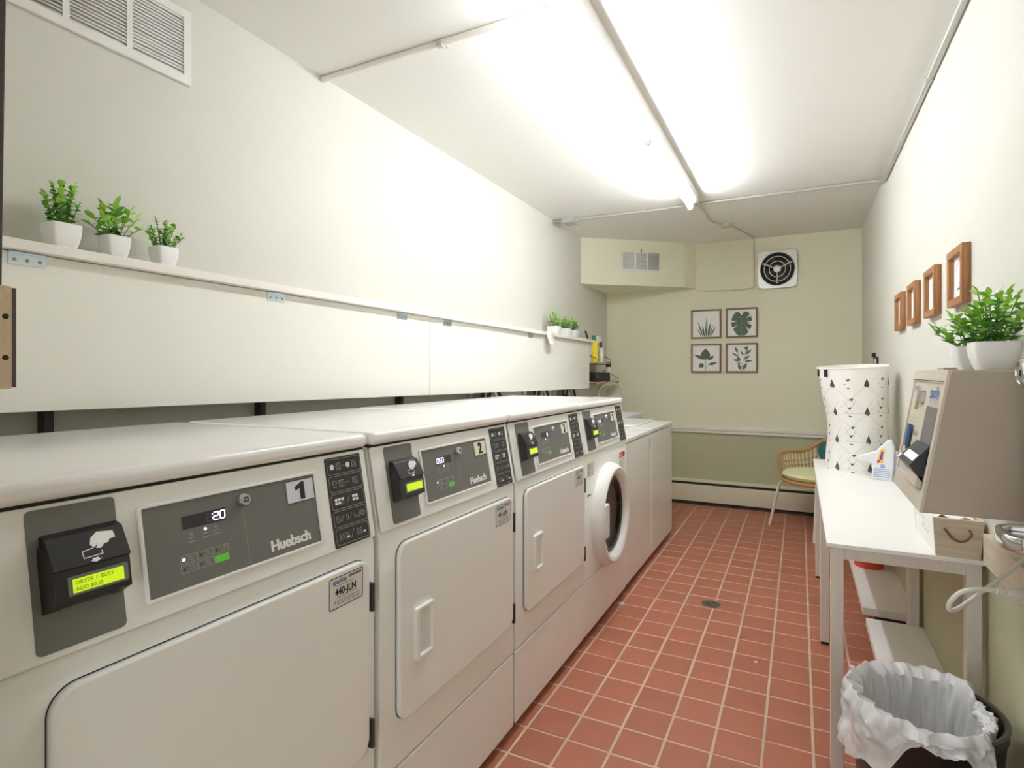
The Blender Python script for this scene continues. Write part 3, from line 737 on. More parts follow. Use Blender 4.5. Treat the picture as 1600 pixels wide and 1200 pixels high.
part('body', lathe(new(), faceUp(1.15), [(.020, 0), (.022, .004), (.022, .130), (.017, .140)], -1.655, 5.33, 18), 'print_white', t)
part('cap', lathe(new(), faceUp(1.288), [(.024, 0), (.024, .044), (.020, .05)], -1.655, 5.33, 18), 'black_soft', t)

# ------------------------------------------------------------------ vents, fan, heater, light, conduits
def vent(t, f, W_, H_, cols, slats, fw=.02):
    n = new(); loopring(n, f, rect(0, W_, 0, H_), rect(fw, W_-fw, fw, H_-fw), 0, .012); part('frame', n, 'vent_white', t, .002)
    part('backing', flat(new(), f, rect(fw*.5, W_-fw*.5, fw*.5, H_-fw*.5), .001), 'vent_shade', t)
    cw = (W_-2*fw)/cols
    for c in range(1, cols):
        n = new(); prism(n, f, rect(fw+c*cw-.008, fw+c*cw+.008, fw, H_-fw), .001, .011); part('mullion', n, 'vent_white', t)
    hh = (H_-2*fw)/slats
    for k in range(slats):
        v = fw+k*hh
        n = new(); A = [n.verts.new(f.P(u, v+hh*.10+dv, w_)) for u, dv, w_ in ((fw, 0, .010), (W_-fw, 0, .010), (W_-fw, hh*.95, .004), (fw, hh*.95, .004))]; n.faces.new(A)
        o = part('slat', n, 'vent_white', t); o.modifiers.new('thickness', 'SOLIDIFY').thickness = .0012
t = thing('wall_vent', 'large white louvred vent high on the left wall near the camera', 'vent', (XL, .85, 2.152))
vent(t, faceX(XL, .62, 2.152), .535, .235, 3, 18, .026)
t = thing('wall_vent', 'small white three-panel vent on the corner bulkhead', 'vent', (-1.2, 5.2, 2.1))
A = Vector((XL, 4.823, 0)); B = Vector((-.96, 5.462, 0)); e = (B-A).normalized()
fS = Fr(A, e, (0, 0, 1))
def hit(u, v):   # where a sight line through the picture meets the bulkhead face
    s = (u-800)/F_PX; d = Vector((-math.sin(YAW)+s*math.cos(YAW), math.cos(YAW)+s*math.sin(YAW), (582-v)/F_PX)); o = Vector((0, 0, CAM_H))
    k = (A-o).dot(fS.n)/d.dot(fS.n); p = o+d*k; return (p-A).dot(e), p.z
vu0, vz1 = hit(970.5, 395.5); vu1, vz0 = hit(1031.5, 429.5)
vent(t, Fr(A+e*vu0+Vector((0, 0, 2.165)), e, (0, 0, 1)), vu1-vu0, .185, 3, 12, .014)
part('adjuster', tube(new(), [fS.P((vu0+vu1)/2, 2.33, .012), fS.P((vu0+vu1)/2, 2.37, .016)], .003, 6), 'dark_steel', t)
# exhaust fan
t = thing('exhaust_fan', 'square metal exhaust fan with ring grille on the back wall', 'fan', (-.175, YB, 1.985))
f = Fr((-.175, YB, 2.156), (1, 0, 0), (0, 0, 1))
n = new(); k = 32; po = []
for i in range(k):
    a = 2*math.pi*i/k; c_, s_ = math.cos(a), math.sin(a); q = .163/max(abs(c_), abs(s_)); q = min(q, .215); po.append((c_*q, s_*q*1.05))
pi_ = [(.138*math.cos(2*math.pi*i/k), .146*math.sin(2*math.pi*i/k)) for i in range(k)]
n = new(); loopring(n, f, po, pi_, 0, .02); part('plate', n, 'fan_metal', t, .004)
n = new(); flat(n, f, pi_, .002); part('dark_interior', n, 'fan_dark', t)
for j in range(4):
    n = new(); a = j*math.pi/2+.3; flat(n, f, [(.02*math.cos(a), .02*math.sin(a)), (.12*math.cos(a-.2), .12*math.sin(a-.2)), (.13*math.cos(a+.45), .13*math.sin(a+.45)), (.03*math.cos(a+.8), .03*math.sin(a+.8))], .008); part('blade', n, 'dark_steel', t)
for r in (.142, .106, .066):
    n = new(); tube(n, [f.P(r*math.cos(2*math.pi*i/40), r*1.05*math.sin(2*math.pi*i/40), .024) for i in range(40)], .0038, 6, closed=True); part('ring', n, 'fan_metal', t)
for a in (25, 155, 270):
    a = R(a); n = new(); tube(n, [f.P(.02*math.cos(a), .02*math.sin(a), .026), f.P(.09*math.cos(a), .09*math.sin(a), .028), f.P(.13*math.cos(a), .13*math.sin(a), .026)], [.006, .007, .010], 8); part('arm', n, 'fan_metal', t)
part('hub', lathe(new(), f, [(.032, .018), (.032, .030), (.018, .036), (.008, .034)], 0, 0, 24), 'fan_metal', t)
# baseboard heater
t = thing('baseboard_heater', 'long cream baseboard heater along the foot of the back wall', 'heater', (-.3, YB-.04, 0))
n = new(); prism(n, Fr((-1.55, 0, 0), (0, 1, 0), (0, 0, 1)), [(YB, .026), (YB-.062, .026), (YB-.062, .168), (YB-.058, .182), (YB, .182)], 0, XR+1.55); part('cover', n, 'heater', t, .003)
n = new(); prism(n, Fr((-1.55, 0, 0), (0, 1, 0), (0, 0, 1)), [(YB, .206), (YB-.05, .204), (YB-.05, .216), (YB, .228)], 0, XR+1.55); part('top_hood', n, 'heater', t, .002)
part('fin_slot', bx((-1.55, YB-.042, .18), (XR, YB, .206)), 'seam_dark', t)
part('foot_rail', bx((-1.55, YB-.085, 0), (XR, YB, .010)), 'dark_steel', t, .002)
n = new(); box(n, (-1.55, YB-.05, .008), (XR, YB, .028)); part('toe_space', n, 'seam_dark', t)
# fluorescent batten
t = thing('ceiling_light', 'long white ceiling batten with two bare fluorescent tubes end to end', 'ceiling light', (-.64, 2.75, 2.34))
n = new(); prism(n, Fr((0, 1.50, 0), (1, 0, 0), (0, 0, 1)), [(-.700, ZC), (-.700, 2.398), (-.688, 2.384), (-.622, 2.384), (-.610, 2.398), (-.610, ZC)], 0, -2.49); part('batten', n, 'vent_white', t, .002)
for ya, yb in ((1.525, 2.715), (2.752, 3.945)):
    tb = part('tube', tube(new(), [(-.655, ya, 2.352), (-.655, yb, 2.352)], .0165, 16), 'tube_glow', t)
    for y in (ya, yb):
        part('end_cap', tube(new(), [(-.655, y-.004, 2.352), (-.655, y+.004, 2.352)], .0172, 14), 'brushed_metal', tb)
for y in (1.512, 2.733, 3.960):
    n = new(); prism(n, Fr((0, y-.007, 0), (1, 0, 0), (0, 0, 1)), [(-.673, 2.386), (-.670, 2.336), (-.655, 2.330), (-.640, 2.336), (-.637, 2.386)], 0, -.014); part('lamp_holder', n, 'vent_white', t, .002)
# conduits
def conduit(lab, pts, r, m, straps=(), k=5):
    t = thing('conduit', lab, 'conduit', pts[0])
    part('pipe', tube(new(), smooth_path(pts, k), r, 10), m, t)
    for p, ax in straps:
        n = new()
        if ax == 'x': tube(n, [(p[0]-.012, p[1], p[2]), (p[0]+.012, p[1], p[2])], r*1.35, 10); box(n, (p[0]-.01, p[1]+r, p[2]+r*.3), (p[0]+.01, p[1]+r+.03, p[2]+r*1.1))
        else: tube(n, [(p[0], p[1]-.012, p[2]), (p[0], p[1]+.012, p[2])], r*1.35, 10); box(n, (p[0]+r*.5, p[1]-.01, p[2]+r), (p[0]+r*1.1, p[1]+.01, p[2]+r+.03))
        part('strap', n, 'galvanised', t)
    return t
zc = ZC-.012
conduit('grey metal conduit crossing the ceiling and turning along the right wall', [(-1.56, 4.19, zc), (-1.2, 4.20, zc-.001), (-.9, 4.215, zc), (-.4, 4.205, zc), (.1, 4.20, zc), (.33, 4.20, zc), (.42, 4.185, zc-.008), (.452, 4.12, zc-.03), (.456, 3.95, 2.392), (.456, 3.4, 2.39), (.456, 2.7, 2.388), (.456, 1.9, 2.39), (.456, 1.0, 2.39)], .011, 'galvanised',
        [((-1.0, 4.214, zc), 'x'), ((-.13, 4.203, zc), 'x'), ((.456, 2.72, 2.388), 'y')])
t = thing('junction_box', 'grey metal junction box where the ceiling meets the left wall', 'electrical box', (-1.6, 4.18, 2.40))
part('box', bx((-1.655, 4.12, 2.402), (-1.555, 4.24, ZC)), 'galvanised', t, .003)
part('connector', tube(new(), [(-1.56, 4.19, zc), (-1.53, 4.19, zc)], .017, 10), 'galvanised', t)
part('nipple', tube(new(), [(-1.655, 4.18, zc), (-1.748, 4.18, zc)], .011, 10), 'galvanised', t)
conduit('cream painted conduit on the ceiling between the left wall and the light', [(-1.748, 1.722, zc), (-1.2, 1.728, zc), (-.705, 1.728, zc)], .012, 'ledge_white', [((-1.17, 1.728, zc), 'x')])
conduit('thin cream cable from the light to the ceiling box by the fan', [(-.635, 3.99, 2.44), (-.632, 4.2, 2.412), (-.632, 4.4, 2.436), (-.632, 4.72, 2.443), (-.60, 4.83, 2.443), (-.56, 4.90, 2.443)], .007, 'wire_cream')
t = thing('ceiling_box', 'cream round electrical box on the ceiling before the fan', 'electrical box', (-.535, 4.93, 2.42))
part('box', lathe(new(), faceDn(ZC), [(.045, 0), (.045, .022), (.038, .028)], -.535, -4.93, 20), 'wire_cream', t)
for q in (-1, 1): part('screw', lathe(new(), faceDn(ZC-.028), [(.006, 0), (.005, .004)], -.535+q*.022, -4.93, 10), 'brushed_metal', t)
conduit('thin cream cable from the ceiling box down the back wall to the fan and bulkhead', [(-.51, 4.97, 2.443), (-.43, 5.25, 2.443), (-.372, 5.50, 2.443), (-.367, 5.565, 2.43), (-.367, 5.572, 2.3), (-.367, 5.572, 2.05), (-.375, 5.572, 2.008), (-.44, 5.572, 1.997), (-.6, 5.572, 1.994), (-.75, 5.572, 2.0), (-.86, 5.572, 2.012)], .006, 'wire_cream')

# ------------------------------------------------------------------ pictures
def leafpoly(x, y, ang, L, Wd, k=6):
    c, s = math.cos(ang), math.sin(ang); out = []
    for sg in (1, -1):
        for i in range(k+1):
            t_ = i/k if sg == 1 else 1-i/k
            wv = Wd/2*math.sin(math.pi*min(1, t_**.8))*sg
            if 0 < t_ < 1 or sg == 1: out.append((x+c*t_*L-s*wv, y+s*t_*L+c*wv))
    return out
def picture(lab, x0, z0, kind, S=.270):
    t = thing('picture', lab, 'picture', (x0+S/2, YB, z0), 'botanical prints on the back wall')
    f = Fr((x0, YB, z0), (1, 0, 0), (0, 0, 1))
    n = new(); loopring(n, f, rect(0, S, 0, S), rect(.014, S-.014, .014, S-.014), 0, .02); part('frame', n, 'frame_brown', t, .002)
    part('paper', flat(new(), f, rect(.012, S-.012, .012, S-.012), .008), 'paper', t)
    a = new(); b = new(); w_ = .0088
    sc_ = lambda p: [(u*S, v*S) for u, v in p]
    D = lambda bm_, p, dw=0: flat(bm_, f, sc_(p), w_+dw)
    if kind == 0:
        for i, (x, ang, L, wv) in enumerate(((.36, 118, .34, .05), (.40, 108, .58, .05), (.44, 98, .40, .06), (.50, 88, .72, .08), (.47, 112, .30, .05), (.56, 80, .50, .07), (.60, 72, .44, .06), (.64, 62, .40, .05), (.52, 95, .36, .06), (.58, 66, .30, .05))):
            D(a if i % 3 else b, leafpoly(x, .06, R(ang), L, wv), i*.00008)
    elif kind == 1:
        pts = []
        for i in range(72):
            th = 2*math.pi*i/72; al = abs((th-math.pi/2+math.pi) % (2*math.pi)-math.pi)
            r = .40-.17*math.exp(-(al/.28)**2)+.06*math.exp(-((al-2.9)/.35)**2)
            if .9 < al < 2.7 and (i % 7) in (0,): r *= .48
            pts.append((.5+r*math.cos(th)*.82, .52+r*math.sin(th)*1.02))
        cc = (.5, .54)
        for p, q in zip(pts, pts[1:]+pts[:1]): flat(a, f, sc_([cc, p, q]), w_)
        line(b, f, sc_([(.5, .72), (.51, .06)]), .0025, w_+.0004)
        for i in range(5):
            line(b, f, sc_([(.5, .66-.1*i), (.76-.03*i, .72-.12*i)]), .0014, w_+.0004); line(b, f, sc_([(.5, .66-.1*i), (.24+.03*i, .70-.12*i)]), .0014, w_+.0004)
    elif kind == 2:
        line(b, f, sc_([(.49, .07), (.49, .58)]), .004, w_)
        D(a, leafpoly(.48, .44, R(90), .40, .32), .0002); D(a, leafpoly(.46, .46, R(155), .40, .11), .0001); D(a, leafpoly(.55, .44, R(32), .26, .12), .0001)
        D(a, leafpoly(.58, .28, R(12), .30, .10)); D(a, leafpoly(.42, .30, R(215), .20, .17)); line(b, f, sc_([(.49, .14), (.60, .30)]), .003, w_); line(b, f, sc_([(.49, .14), (.40, .30)]), .003, w_)
    else:
        line(b, f, sc_([(.5, .06), (.50, .30), (.42, .52), (.38, .70)]), .0025, w_); line(b, f, sc_([(.5, .06), (.52, .30), (.60, .55), (.64, .74)]), .0025, w_)
        for x, y, an, L, wv in ((.37, .68, 110, .20, .08), (.64, .72, 75, .20, .07), (.40, .55, 150, .26, .06), (.46, .40, 125, .20, .08), (.60, .62, 35, .26, .09), (.56, .58, 120, .18, .06), (.58, .44, 40, .22, .08), (.60, .38, 5, .24, .07), (.44, .40, 170, .22, .08), (.48, .34, 200, .18, .04), (.46, .10, 108, .22, .10), (.54, .10, 62, .26, .11), (.60, .80, 70, .08, .06)):
            D(a, leafpoly(x, y, R(an), L, wv), .0001)
    part('leaf_drawing', a, 'art_green', t); part('stem_drawing', b, 'art_light', t)
picture('framed print of a snake plant, upper left of four on the back wall', -.917, 1.555, 0)
picture('framed print of a split monstera leaf, upper right of four on the back wall', -.606, 1.556, 1)
picture('framed print of a broad-leaved stem, lower left of four on the back wall', -.917, 1.234, 2)
picture('framed print of a slender leafy branch, lower right of four on the back wall', -.606, 1.234, 3)
labs = ['small oak frame on the right wall, nearest the camera, with a line-drawn hanger', 'small oak frame on the right wall with a striped stack drawing', 'small oak frame on the right wall, third from the camera', 'small oak frame on the right wall, farthest from the camera']
for k, yf in enumerate((2.385, 2.79, 3.19, 3.575)):
    Wd, H_ = .20, .185
    t = thing('wall_frame', labs[k], 'picture', (XR, yf-Wd/2, 1.45), 'small oak frames on the right wall')
    f = Fr((XR, yf, 1.452), (0, -1, 0), (0, 0, 1))
    for nm, r_ in (('frame_side', (0, .024, 0, H_)), ('frame_side', (Wd-.024, Wd, 0, H_)), ('frame_rail', (.024, Wd-.024, 0, .024)), ('frame_rail', (.024, Wd-.024, H_-.024, H_))):
        n = new(); prism(n, f, rect(*r_), .0, .024); part(nm, n, 'frame_oak', t, .0015)
    part('paper', flat(new(), f, rect(.02, Wd-.02, .02, H_-.02), .008), 'paper', t)
    n = new()
    if k == 0:
        line(n, f, [(.07, .055), (.10, .075), (.115, .085), (.12, .10), (.11, .11)], .0022, .0085); line(n, f, [(.07, .055), (.14, .055)], .005, .0085); line(n, f, [(.115, .085), (.145, .075)], .0022, .0085)
        line(n, f, [(.05, .115), (.06, .135), (.075, .13), (.09, .15), (.10, .145), (.12, .155)], .002, .0085); line(n, f, circ(.12, .14, .008, 8), .0018, .0085, True)
    elif k == 1:
        for q in range(5): line(n, f, [(.09, .04+q*.011), (.14, .04+q*.011)], .006 if q < 2 else .003, .0085)
        line(n, f, [(.05, .10), (.07, .12), (.10, .125), (.12, .15)], .002, .0085)
    elif k == 2:
        line(n, f, [(.07, .04), (.08, .07), (.10, .08), (.13, .075)], .002, .0085); line(n, f, circ(.11, .055, .012, 10), .0018, .0085, True); line(n, f, [(.06, .12), (.08, .14), (.12, .135)], .0015, .0085)
    else:
        line(n, f, [(.07, .05), (.12, .05), (.13, .07)], .002, .0085); line(n, f, circ(.10, .10, .016, 10), .0015, .0085, True)
    part('line_drawing', n, 'art_ink', t)
# black hook on the right wall
t = thing('wall_hook', 'black adhesive hook with white dot on the right wall above the hamper', 'hook', (XR, 4.55, 1.28))
f = Fr((XR, 4.68, 1.285), (0, -1, 0), (0, 0, 1))
part('plate', prism(new(), f, rr(0, .22, 0, .055, .006), 0, .008), 'black_soft', t); part('dot', prism(new(), f, circ(.11, .026, .06, 20, .018), .008, .009), 'print_white', t)
part('hook', prism(new(), f, rect(.0, .07, .055, .085), 0, .02), 'black_soft', t, .003)

# ------------------------------------------------------------------ tables on the right
def table(ya, yb, lab):
    t = thing('narrow_table', lab, 'table', (.27, (ya+yb)/2, 0), 'narrow white tables along the right wall')
    part('tabletop', bx((.075, ya, .697), (.462, yb, .710)), 'table_white', t, .0015)
    for x0 in (.086, .420):
        for y_ in (ya+.006, yb-.042):
            l = part('leg', bx((x0, y_, .012), (x0+.035, y_+.036, .697)), 'table_leg', t, .0015)
            part('foot_pad', bx((x0+.002, y_+.002, 0), (x0+.033, y_+.034, .012)), 'black_soft', l)
    for y_ in (ya+.010, yb-.032): part('apron', bx((.121, y_, .662), (.420, y_+.022, .697)), 'table_leg', t, .001)
    for x0 in (.092, .43): part('side_rail', bx((x0, ya+.042, .662), (x0+.022, yb-.042, .697)), 'table_leg', t, .001)
table(1.998, 2.9765, 'narrow white table against the right wall nearest the camera')
table(2.9775, 3.905, 'second narrow white table against the right wall, carrying the hamper')
for ya, yb, lab in ((1.93, 2.945, 'low white shelf board on the right wall beside the bin'), (3.07, 3.95, 'low white shelf board on the right wall holding the red tub')):
    t = thing('low_shelf', lab, 'shelf', (.36, (ya+yb)/2, .11), 'low shelf boards under the tables')
    part('board', bx((.262, ya, .115), (XR, yb, .150)), 'table_white', t, .002)
    for y_ in (ya+.12, yb-.12): part('bracket', bx((.32, y_, 0), (XR, y_+.02, .115)), 'dark_steel', t, .001)
t = thing('red_tub', 'round red plastic tub on the low shelf under the second table', 'tub', (.345, 3.80, .15))
n = new(); lathe(n, faceUp(.15), [(.070, 0), (.084, .11), (.088, .112), (.088, .118), (.081, .118), (.068, .006)], .348, 3.74, 32); part('bowl', n, 'plastic_red', t)
part('rim', tube(new(), [(.348+.087*math.cos(2*math.pi*i/32), 3.74+.087*math.sin(2*math.pi*i/32), .266) for i in range(32)], .004, 6, closed=True), 'plastic_red', t)

# laundry hamper (soft, leaning)
t = thing('laundry_hamper', 'tall white cloth hamper with grey geometric print on the second table', 'hamper', (.285, 3.53, .71))
HB = Vector((.283, 3.565, .71))
def hs(a, q):
    h = .555*q
    sq = q*q
    cx = -.005-.020*q+.0*sq; cy = .0+.02*q
    rx = .150-.012*math.sin(math.pi*q)+.018*q; ry = .150+.0*q
    k_ = 1+.018*math.sin(3*a+4*q)+.012*math.sin(7*a-6*q)
    dent = 1-.10*math.exp(-((q-.42)/.2)**2)*max(0, math.cos(a-math.pi*1.05))**2
    zt = h+.012*math.sin(a*1.0+.6)*q
    return HB+Vector((cx+rx*k_*dent*math.cos(a), cy+ry*k_*dent*math.sin(a), zt))
N = 48
rings = [[hs(2*math.pi*j/N, i/16) for j in range(N)] for i in range(17)]
inn = [[HB+(hs(2*math.pi*j/N, 1-i/4*.9)-HB)*1.0 for j in range(N)] for i in range(5)]
def shrink(r): c = sum(r, Vector())/len(r); return [c+(p-c)*.975 for p in r]
part('body', loft(new(), rings+[shrink(r) for r in inn]), 'hamper_cloth', t, angle=80)
hd_ = new(); hl = new()
AV = -1.46   # direction towards the viewer
UW = .150
def hp(u, v, w_=.0012):
    a = AV+u/UW; q = min(max(v/.555, 0), .999); p = hs(a, q); nrm = Vector((math.cos(a), math.sin(a), 0)); return p+nrm*w_
def hpoly(bm_, pts): 
    try: bm_.faces.new([bm_.verts.new(hp(u, v)) for u, v in pts])
    except ValueError: pass
def hline(bm_, a, b, wd=.0013, k=5):
    a = Vector(a); b = Vector(b); d = (b-a).normalized(); q = Vector((-d.y, d.x))*wd/2; prev = None
    for i in range(k+1):
        p = a.lerp(b, i/k); L = bm_.verts.new(hp(*(p+q), w_=.0009)); Rr = bm_.verts.new(hp(*(p-q), w_=.0009))
        if prev: bm_.faces.new([prev[0], prev[1], Rr, L])
        prev = (L, Rr)
px, pz = .155, .148
for r in range(4):
    for c in range(-3, 4):
        u0 = c*px+.03; v0 = .05+r*pz-.03
        if v0+.06 > .53: continue
        hpoly(hd_, [(u0-.012, v0), (u0+.004, v0-.012), (u0+.014, v0), (u0+.002, v0+.036)])
        u1 = u0+px/2
        for (du, dv, s) in ((0, .032, 1), (0, -.010, -1), (.01, .078, 1)):
            vv = v0+dv
            if 0 < vv < .53:
                hpoly(hd_, [(u1+du-.010, vv), (u1+du+.009, vv+.003*s), (u1+du-.001, vv+.008*s if s < 0 else vv-.012)])
        hpoly(hd_, [(u1-.02, v0+.005), (u1-.013, v0+.008), (u1-.019, v0+.012)])
        if v0+pz < .54:
            for A_, B_ in (((u0, v0), (u1, v0+pz/2)), ((u1, v0+pz/2), (u0, v0+pz)), ((u0, v0+.02), (u0+.03, v0+pz/2)), ((u0, v0), (u0+px, v0)), ((u1, v0+pz/2), (u0+px, v0)), ((u1, v0+pz/2), (u0+px, v0+pz)),
                           ((u1-.03, v0+pz/2), (u1, v0+.02)), ((u1+.03, v0+pz/2), (u1, v0+.02)), ((u1-.025, v0+.03), (u1+.025, v0+.03)), ((u1-.012, v0-.0+.01), (u1+.02, v0+.05)), ((u1+.012, v0+.01), (u1-.02, v0+.05))):
                hline(hl, A_, B_)
part('printed_shapes', hd_, 'hamper_ink', t, smooth=False, label='dark grey printed triangles'); part('printed_lines', hl, 'hamper_line', t, smooth=False)
n = new(); tube(n, [hs(2*math.pi*j/N, 1)+Vector((0, 0, .001)) for j in range(N)], .004, 6, closed=True); part('rim', n, 'hamper_cloth', t)
for a in (AV-1.0, AV-1.45):
    n = new(); fr_ = Fr(hs(a, .955), (-math.sin(a), math.cos(a), 0), (0, 0, 1)); prism(n, fr_, rect(-.010, .010, -.018, .022), .001, .005); part('toggle', n, 'black_soft', t)

# detergent pouch and carton beside the hamper
t = thing('detergent_pouch', 'white detergent pouch with yellow and purple logo on the table', 'detergent', (.355, 3.27, .71))
fP = Fr((.318, 3.30, .71), (.97, -.22, 0), (0, 0, 1))
n = new(); prof = [(.0, .0), (.088, -.002), (.094, .06), (.096, .16), (.084, .195), (.070, .200), (.02, .140), (-.03, .122), (-.058, .108), (-.062, .094), (-.046, .084), (-.01, .083), (.006, .075)]
prism(n, fP, prof, -.022, .022); part('pouch', n, 'jug_white', t, .010, segs=3)
def pq(u0, u1, v0, v1): return rect(u0, u1, v0, v1)
n = new(); flat(n, fP, [(.028, .085), (.05, .085), (.060, .150), (.044, .155), (.030, .11)], .0226); lg = part('logo_patch', n, 'label_yellow', t)
n = new(); flat(n, fP, [(.036, .10), (.046, .10), (.052, .140), (.044, .142)], .0232); part('logo_mark', n, 'label_purple', lg)
n = new(); flat(n, fP, [(.026, .082), (.040, .088), (.036, .10), (.026, .096)], .0230); part('logo_accent', n, 'print_red', lg)
n = new()
for q in range(5): line(n, fP, [(.012, .018+q*.009), (.078, .018+q*.009)], .0035, .0226)
flat(n, fP, rect(.04, .058, .06, .078), .0226); part('blue_text', n, 'label_blue', t)
t = thing('small_carton', 'narrow grey carton with red print behind the detergent pouch', 'carton', (.43, 3.22, .71))
part('carton', bx((.412, 3.20, .71), (.445, 3.26, .86)), 'print_grey', t, .003)
n = new(); fC = faceNY(3.20, .412, .71); 
for q in range(3): line(n, fC, circ(.012+.007*q, .018+.006*(q % 2), .005, 8), .002, .0008, True)
part('red_print', n, 'print_red', t)
n = new(); 
for q in range(8): line(n, fC, [(.005, .04+q*.012), (.027, .04+q*.012)], .003, .0008)
part('print', n, 'print_white', t)
# crate with rope handle
t = thing('wooden_crate', 'whitewashed wooden crate with rope handle at the table end', 'crate', (.40, 2.12, .71))
fK = Fr((.349, 2.002, .7105), (1, 0, 0), (0, 0, 1))
front = [(.0, 0), (.103, 0), (.112, .108), (-.006, .108)]
n = new(); prism(n, fK, front, -.010, 0); part('front_board', n, 'washed_wood', t, .001)
n = new(); prism(n, Fr((.349, 2.302, .7105), (1, 0, 0), (0, 0, 1)), front, -.010, 0); part('back_board', n, 'washed_wood', t, .001)
part('base_board', bx((.351, 2.012, .7105), (.450, 2.302, .720)), 'washed_rail', t, .001)
for s_ in (0, 1):
    n = new(); x0, x1 = (.349, .343) if s_ == 0 else (.452, .461)
    d_ = .008 if s_ == 0 else -.008
    v = [n.verts.new(p) for p in [(x0, 2.012, .7105), (x0+d_, 2.012, .7105), (x1+d_, 2.012, .8185), (x1, 2.012, .8185), (x0, 2.302, .7105), (x0+d_, 2.302, .7105), (x1+d_, 2.302, .8185), (x1, 2.302, .8185)]]
    for f_ in [(0,1,2,3),(7,6,5,4),(0,4,5,1),(1,5,6,2),(2,6,7,3),(3,7,4,0)]: n.faces.new([v[i] for i in f_])
    sbd = part('side_board', n, 'table_white' if s_ == 0 else 'washed_rail', t, .001)
    if s_ == 0: side0 = sbd
fL = Fr((.349, 2.302, .7105), (0, -1, 0), (-.006, 0, .108))
n = new()
for q, (u0_, v0_, am, ct) in enumerate(((.05, .066, .016, 9), (.11, .040, .014, 8))):
    line(n, fL, [(u0_+.016*i+.006*(i % 2), v0_+am*(1 if i % 2 else 0)*(1 if i % 3 else 1.5)) for i in range(ct)], .0022, .0008)
part('script_lettering', n, 'print_grey', side0)
rp = [fK.P(.020, .078, .001), fK.P(.024, .074, .006), fK.P(.036, .056, .008), fK.P(.052, .048, .009), fK.P(.068, .052, .009), fK.P(.078, .064, .008), fK.P(.081, .074, .006), fK.P(.076, .080, .001)]
part('rope_handle', tube(new(), smooth_path(rp, 5), .0032, 8), 'rope', t)
n = new(); rg = random.Random(4); gx, gy = 7, 14
V = [[n.verts.new((.352+.094*i/gx, 2.015+.28*j/gy, .812+.016*rg.random())) for j in range(gy+1)] for i in range(gx+1)]
for i in range(gx):
    for j in range(gy): n.faces.new([V[i][j], V[i+1][j], V[i+1][j+1], V[i][j+1]])
o = single('crumpled_paper', n, 'paper', 'crumpled white paper filling the top of the rope-handled crate', 'paper', smooth=False); o.modifiers.new('thickness', 'SOLIDIFY').thickness = .001

# ------------------------------------------------------------------ card kiosk
KY0, KY1, KZ0, KZ1 = 1.50, 1.885, .930, 1.240
t = thing('payment_kiosk', 'beige laundry card kiosk with sloping front on the right wall', 'kiosk', (.36, 1.69, KZ0))
n = new(); prism(n, Fr((0, KY0, 0), (1, 0, 0), (0, 0, 1)), [(.238, KZ0), (.2895, KZ1), (XR-.001, KZ1), (XR-.001, KZ0)], 0, -(KY1-KY0))
part('housing', n, 'kiosk_side', t, .003)
e2 = Vector((.0515, 0, .31)).normalized()
fk = Fr((.238, KY1, KZ0), (0, -1, 0), e2); KW, KH = KY1-KY0, .3143
n = new(); loopring(n, fk, rect(.0, KW, 0, KH), rect(.020, KW-.020, .045, KH-.030), -.001, .006); part('front_bezel', n, 'kiosk_beige', t, .0015)
fp_ = part('front_panel', prism(new(), fk, rect(.018, KW-.018, .043, KH-.028), .0, .0025), 'kiosk_beige', t)
n = new(); line(n, fk, [(.004, KH-.026), (KW-.01, KH-.026)], .002, .0065); part('seam', n, 'seam_dark', t)
n = new(); text(n, fk, 'sparkle', .040, .235, KH-.066, .0029, bold=.0008, sx=.85); part('brand_lettering', n, 'print_blue', fp_)
n = new(); text(n, fk, 'welcome', .022, .035, KH-.052, .0029, sx=.9)
for q in range(5): line(n, fk, [(.045, .190-q*.010), (.13-.01*(q % 2), .190-q*.010)], .0016, .0029)
line(n, fk, rr(.27, .33, .222, .244, .004), .002, .0029, True); line(n, fk, rr(.285, .315, .227, .239, .004), .002, .0029, True)
part('legends', n, 'print_grey', fp_, stuff=True)
n = new(); prism(n, fk, rr(.135, .185, .232, .262, .004), .0025, .012); part('coin_slot', n, 'brushed_metal', fp_)
n = new(); flat(n, fk, rect(.075, .120, .212, .232), .0030); part('status_screen', n, 'lcd_ink', fp_)
n = new(); flat(n, fk, rect(.225, .345, .10, .228), .0031); part('touch_screen', n, 'screen_dark', fp_)
n = new(); prism(n, fk, rect(.075, .118, .105, .160), .0025, .006); cr = part('card_slot', n, 'icon_black', fp_)
n = new(); prism(n, fk, rect(.088, .114, .115, .172), .006, .0135); part('inserted_card', n, 'card_blue', cr)
for v in (.155, .105): part('lock', lathe(new(), Fr(fk.P(.175, v), fk.e1, fk.e2), [(.006, .002), (.006, .009), (.003, .010)], 0, 0, 12), 'chrome', fp_)
# bill tray sticking out of the screen opening
n = new(); prism(n, Fr(fk.P(.20, .055, .0), fk.n, fk.e2), [(0, .0), (.062, .052), (.066, .060), (.0, .120)], 0, .155); n.free()
n = new()
a_ = [fk.P(.185, .092, .034), fk.P(.345, .092, .034), fk.P(.345, .142, .004), fk.P(.200, .142, .004), fk.P(.215, .06, .004), fk.P(.345, .06, .004)]
v = [n.verts.new(p) for p in a_]
for f_ in ((0, 1, 2, 3), (0, 4, 5, 1), (0, 3, 4), (1, 5, 2), (3, 2, 5, 4)): n.faces.new([v[i] for i in f_])
bt = part('bill_tray', n, 'black_plastic', t)
n = new(); A_ = fk.P(.190, .092, .034); B_ = fk.P(.190, .142, .004); ft = Fr(A_, fk.e1, (B_-A_)); flat(n, ft, rect(.03, .15, .012, .030), .001); part('lit_strip', n, 'screen_glow', bt)
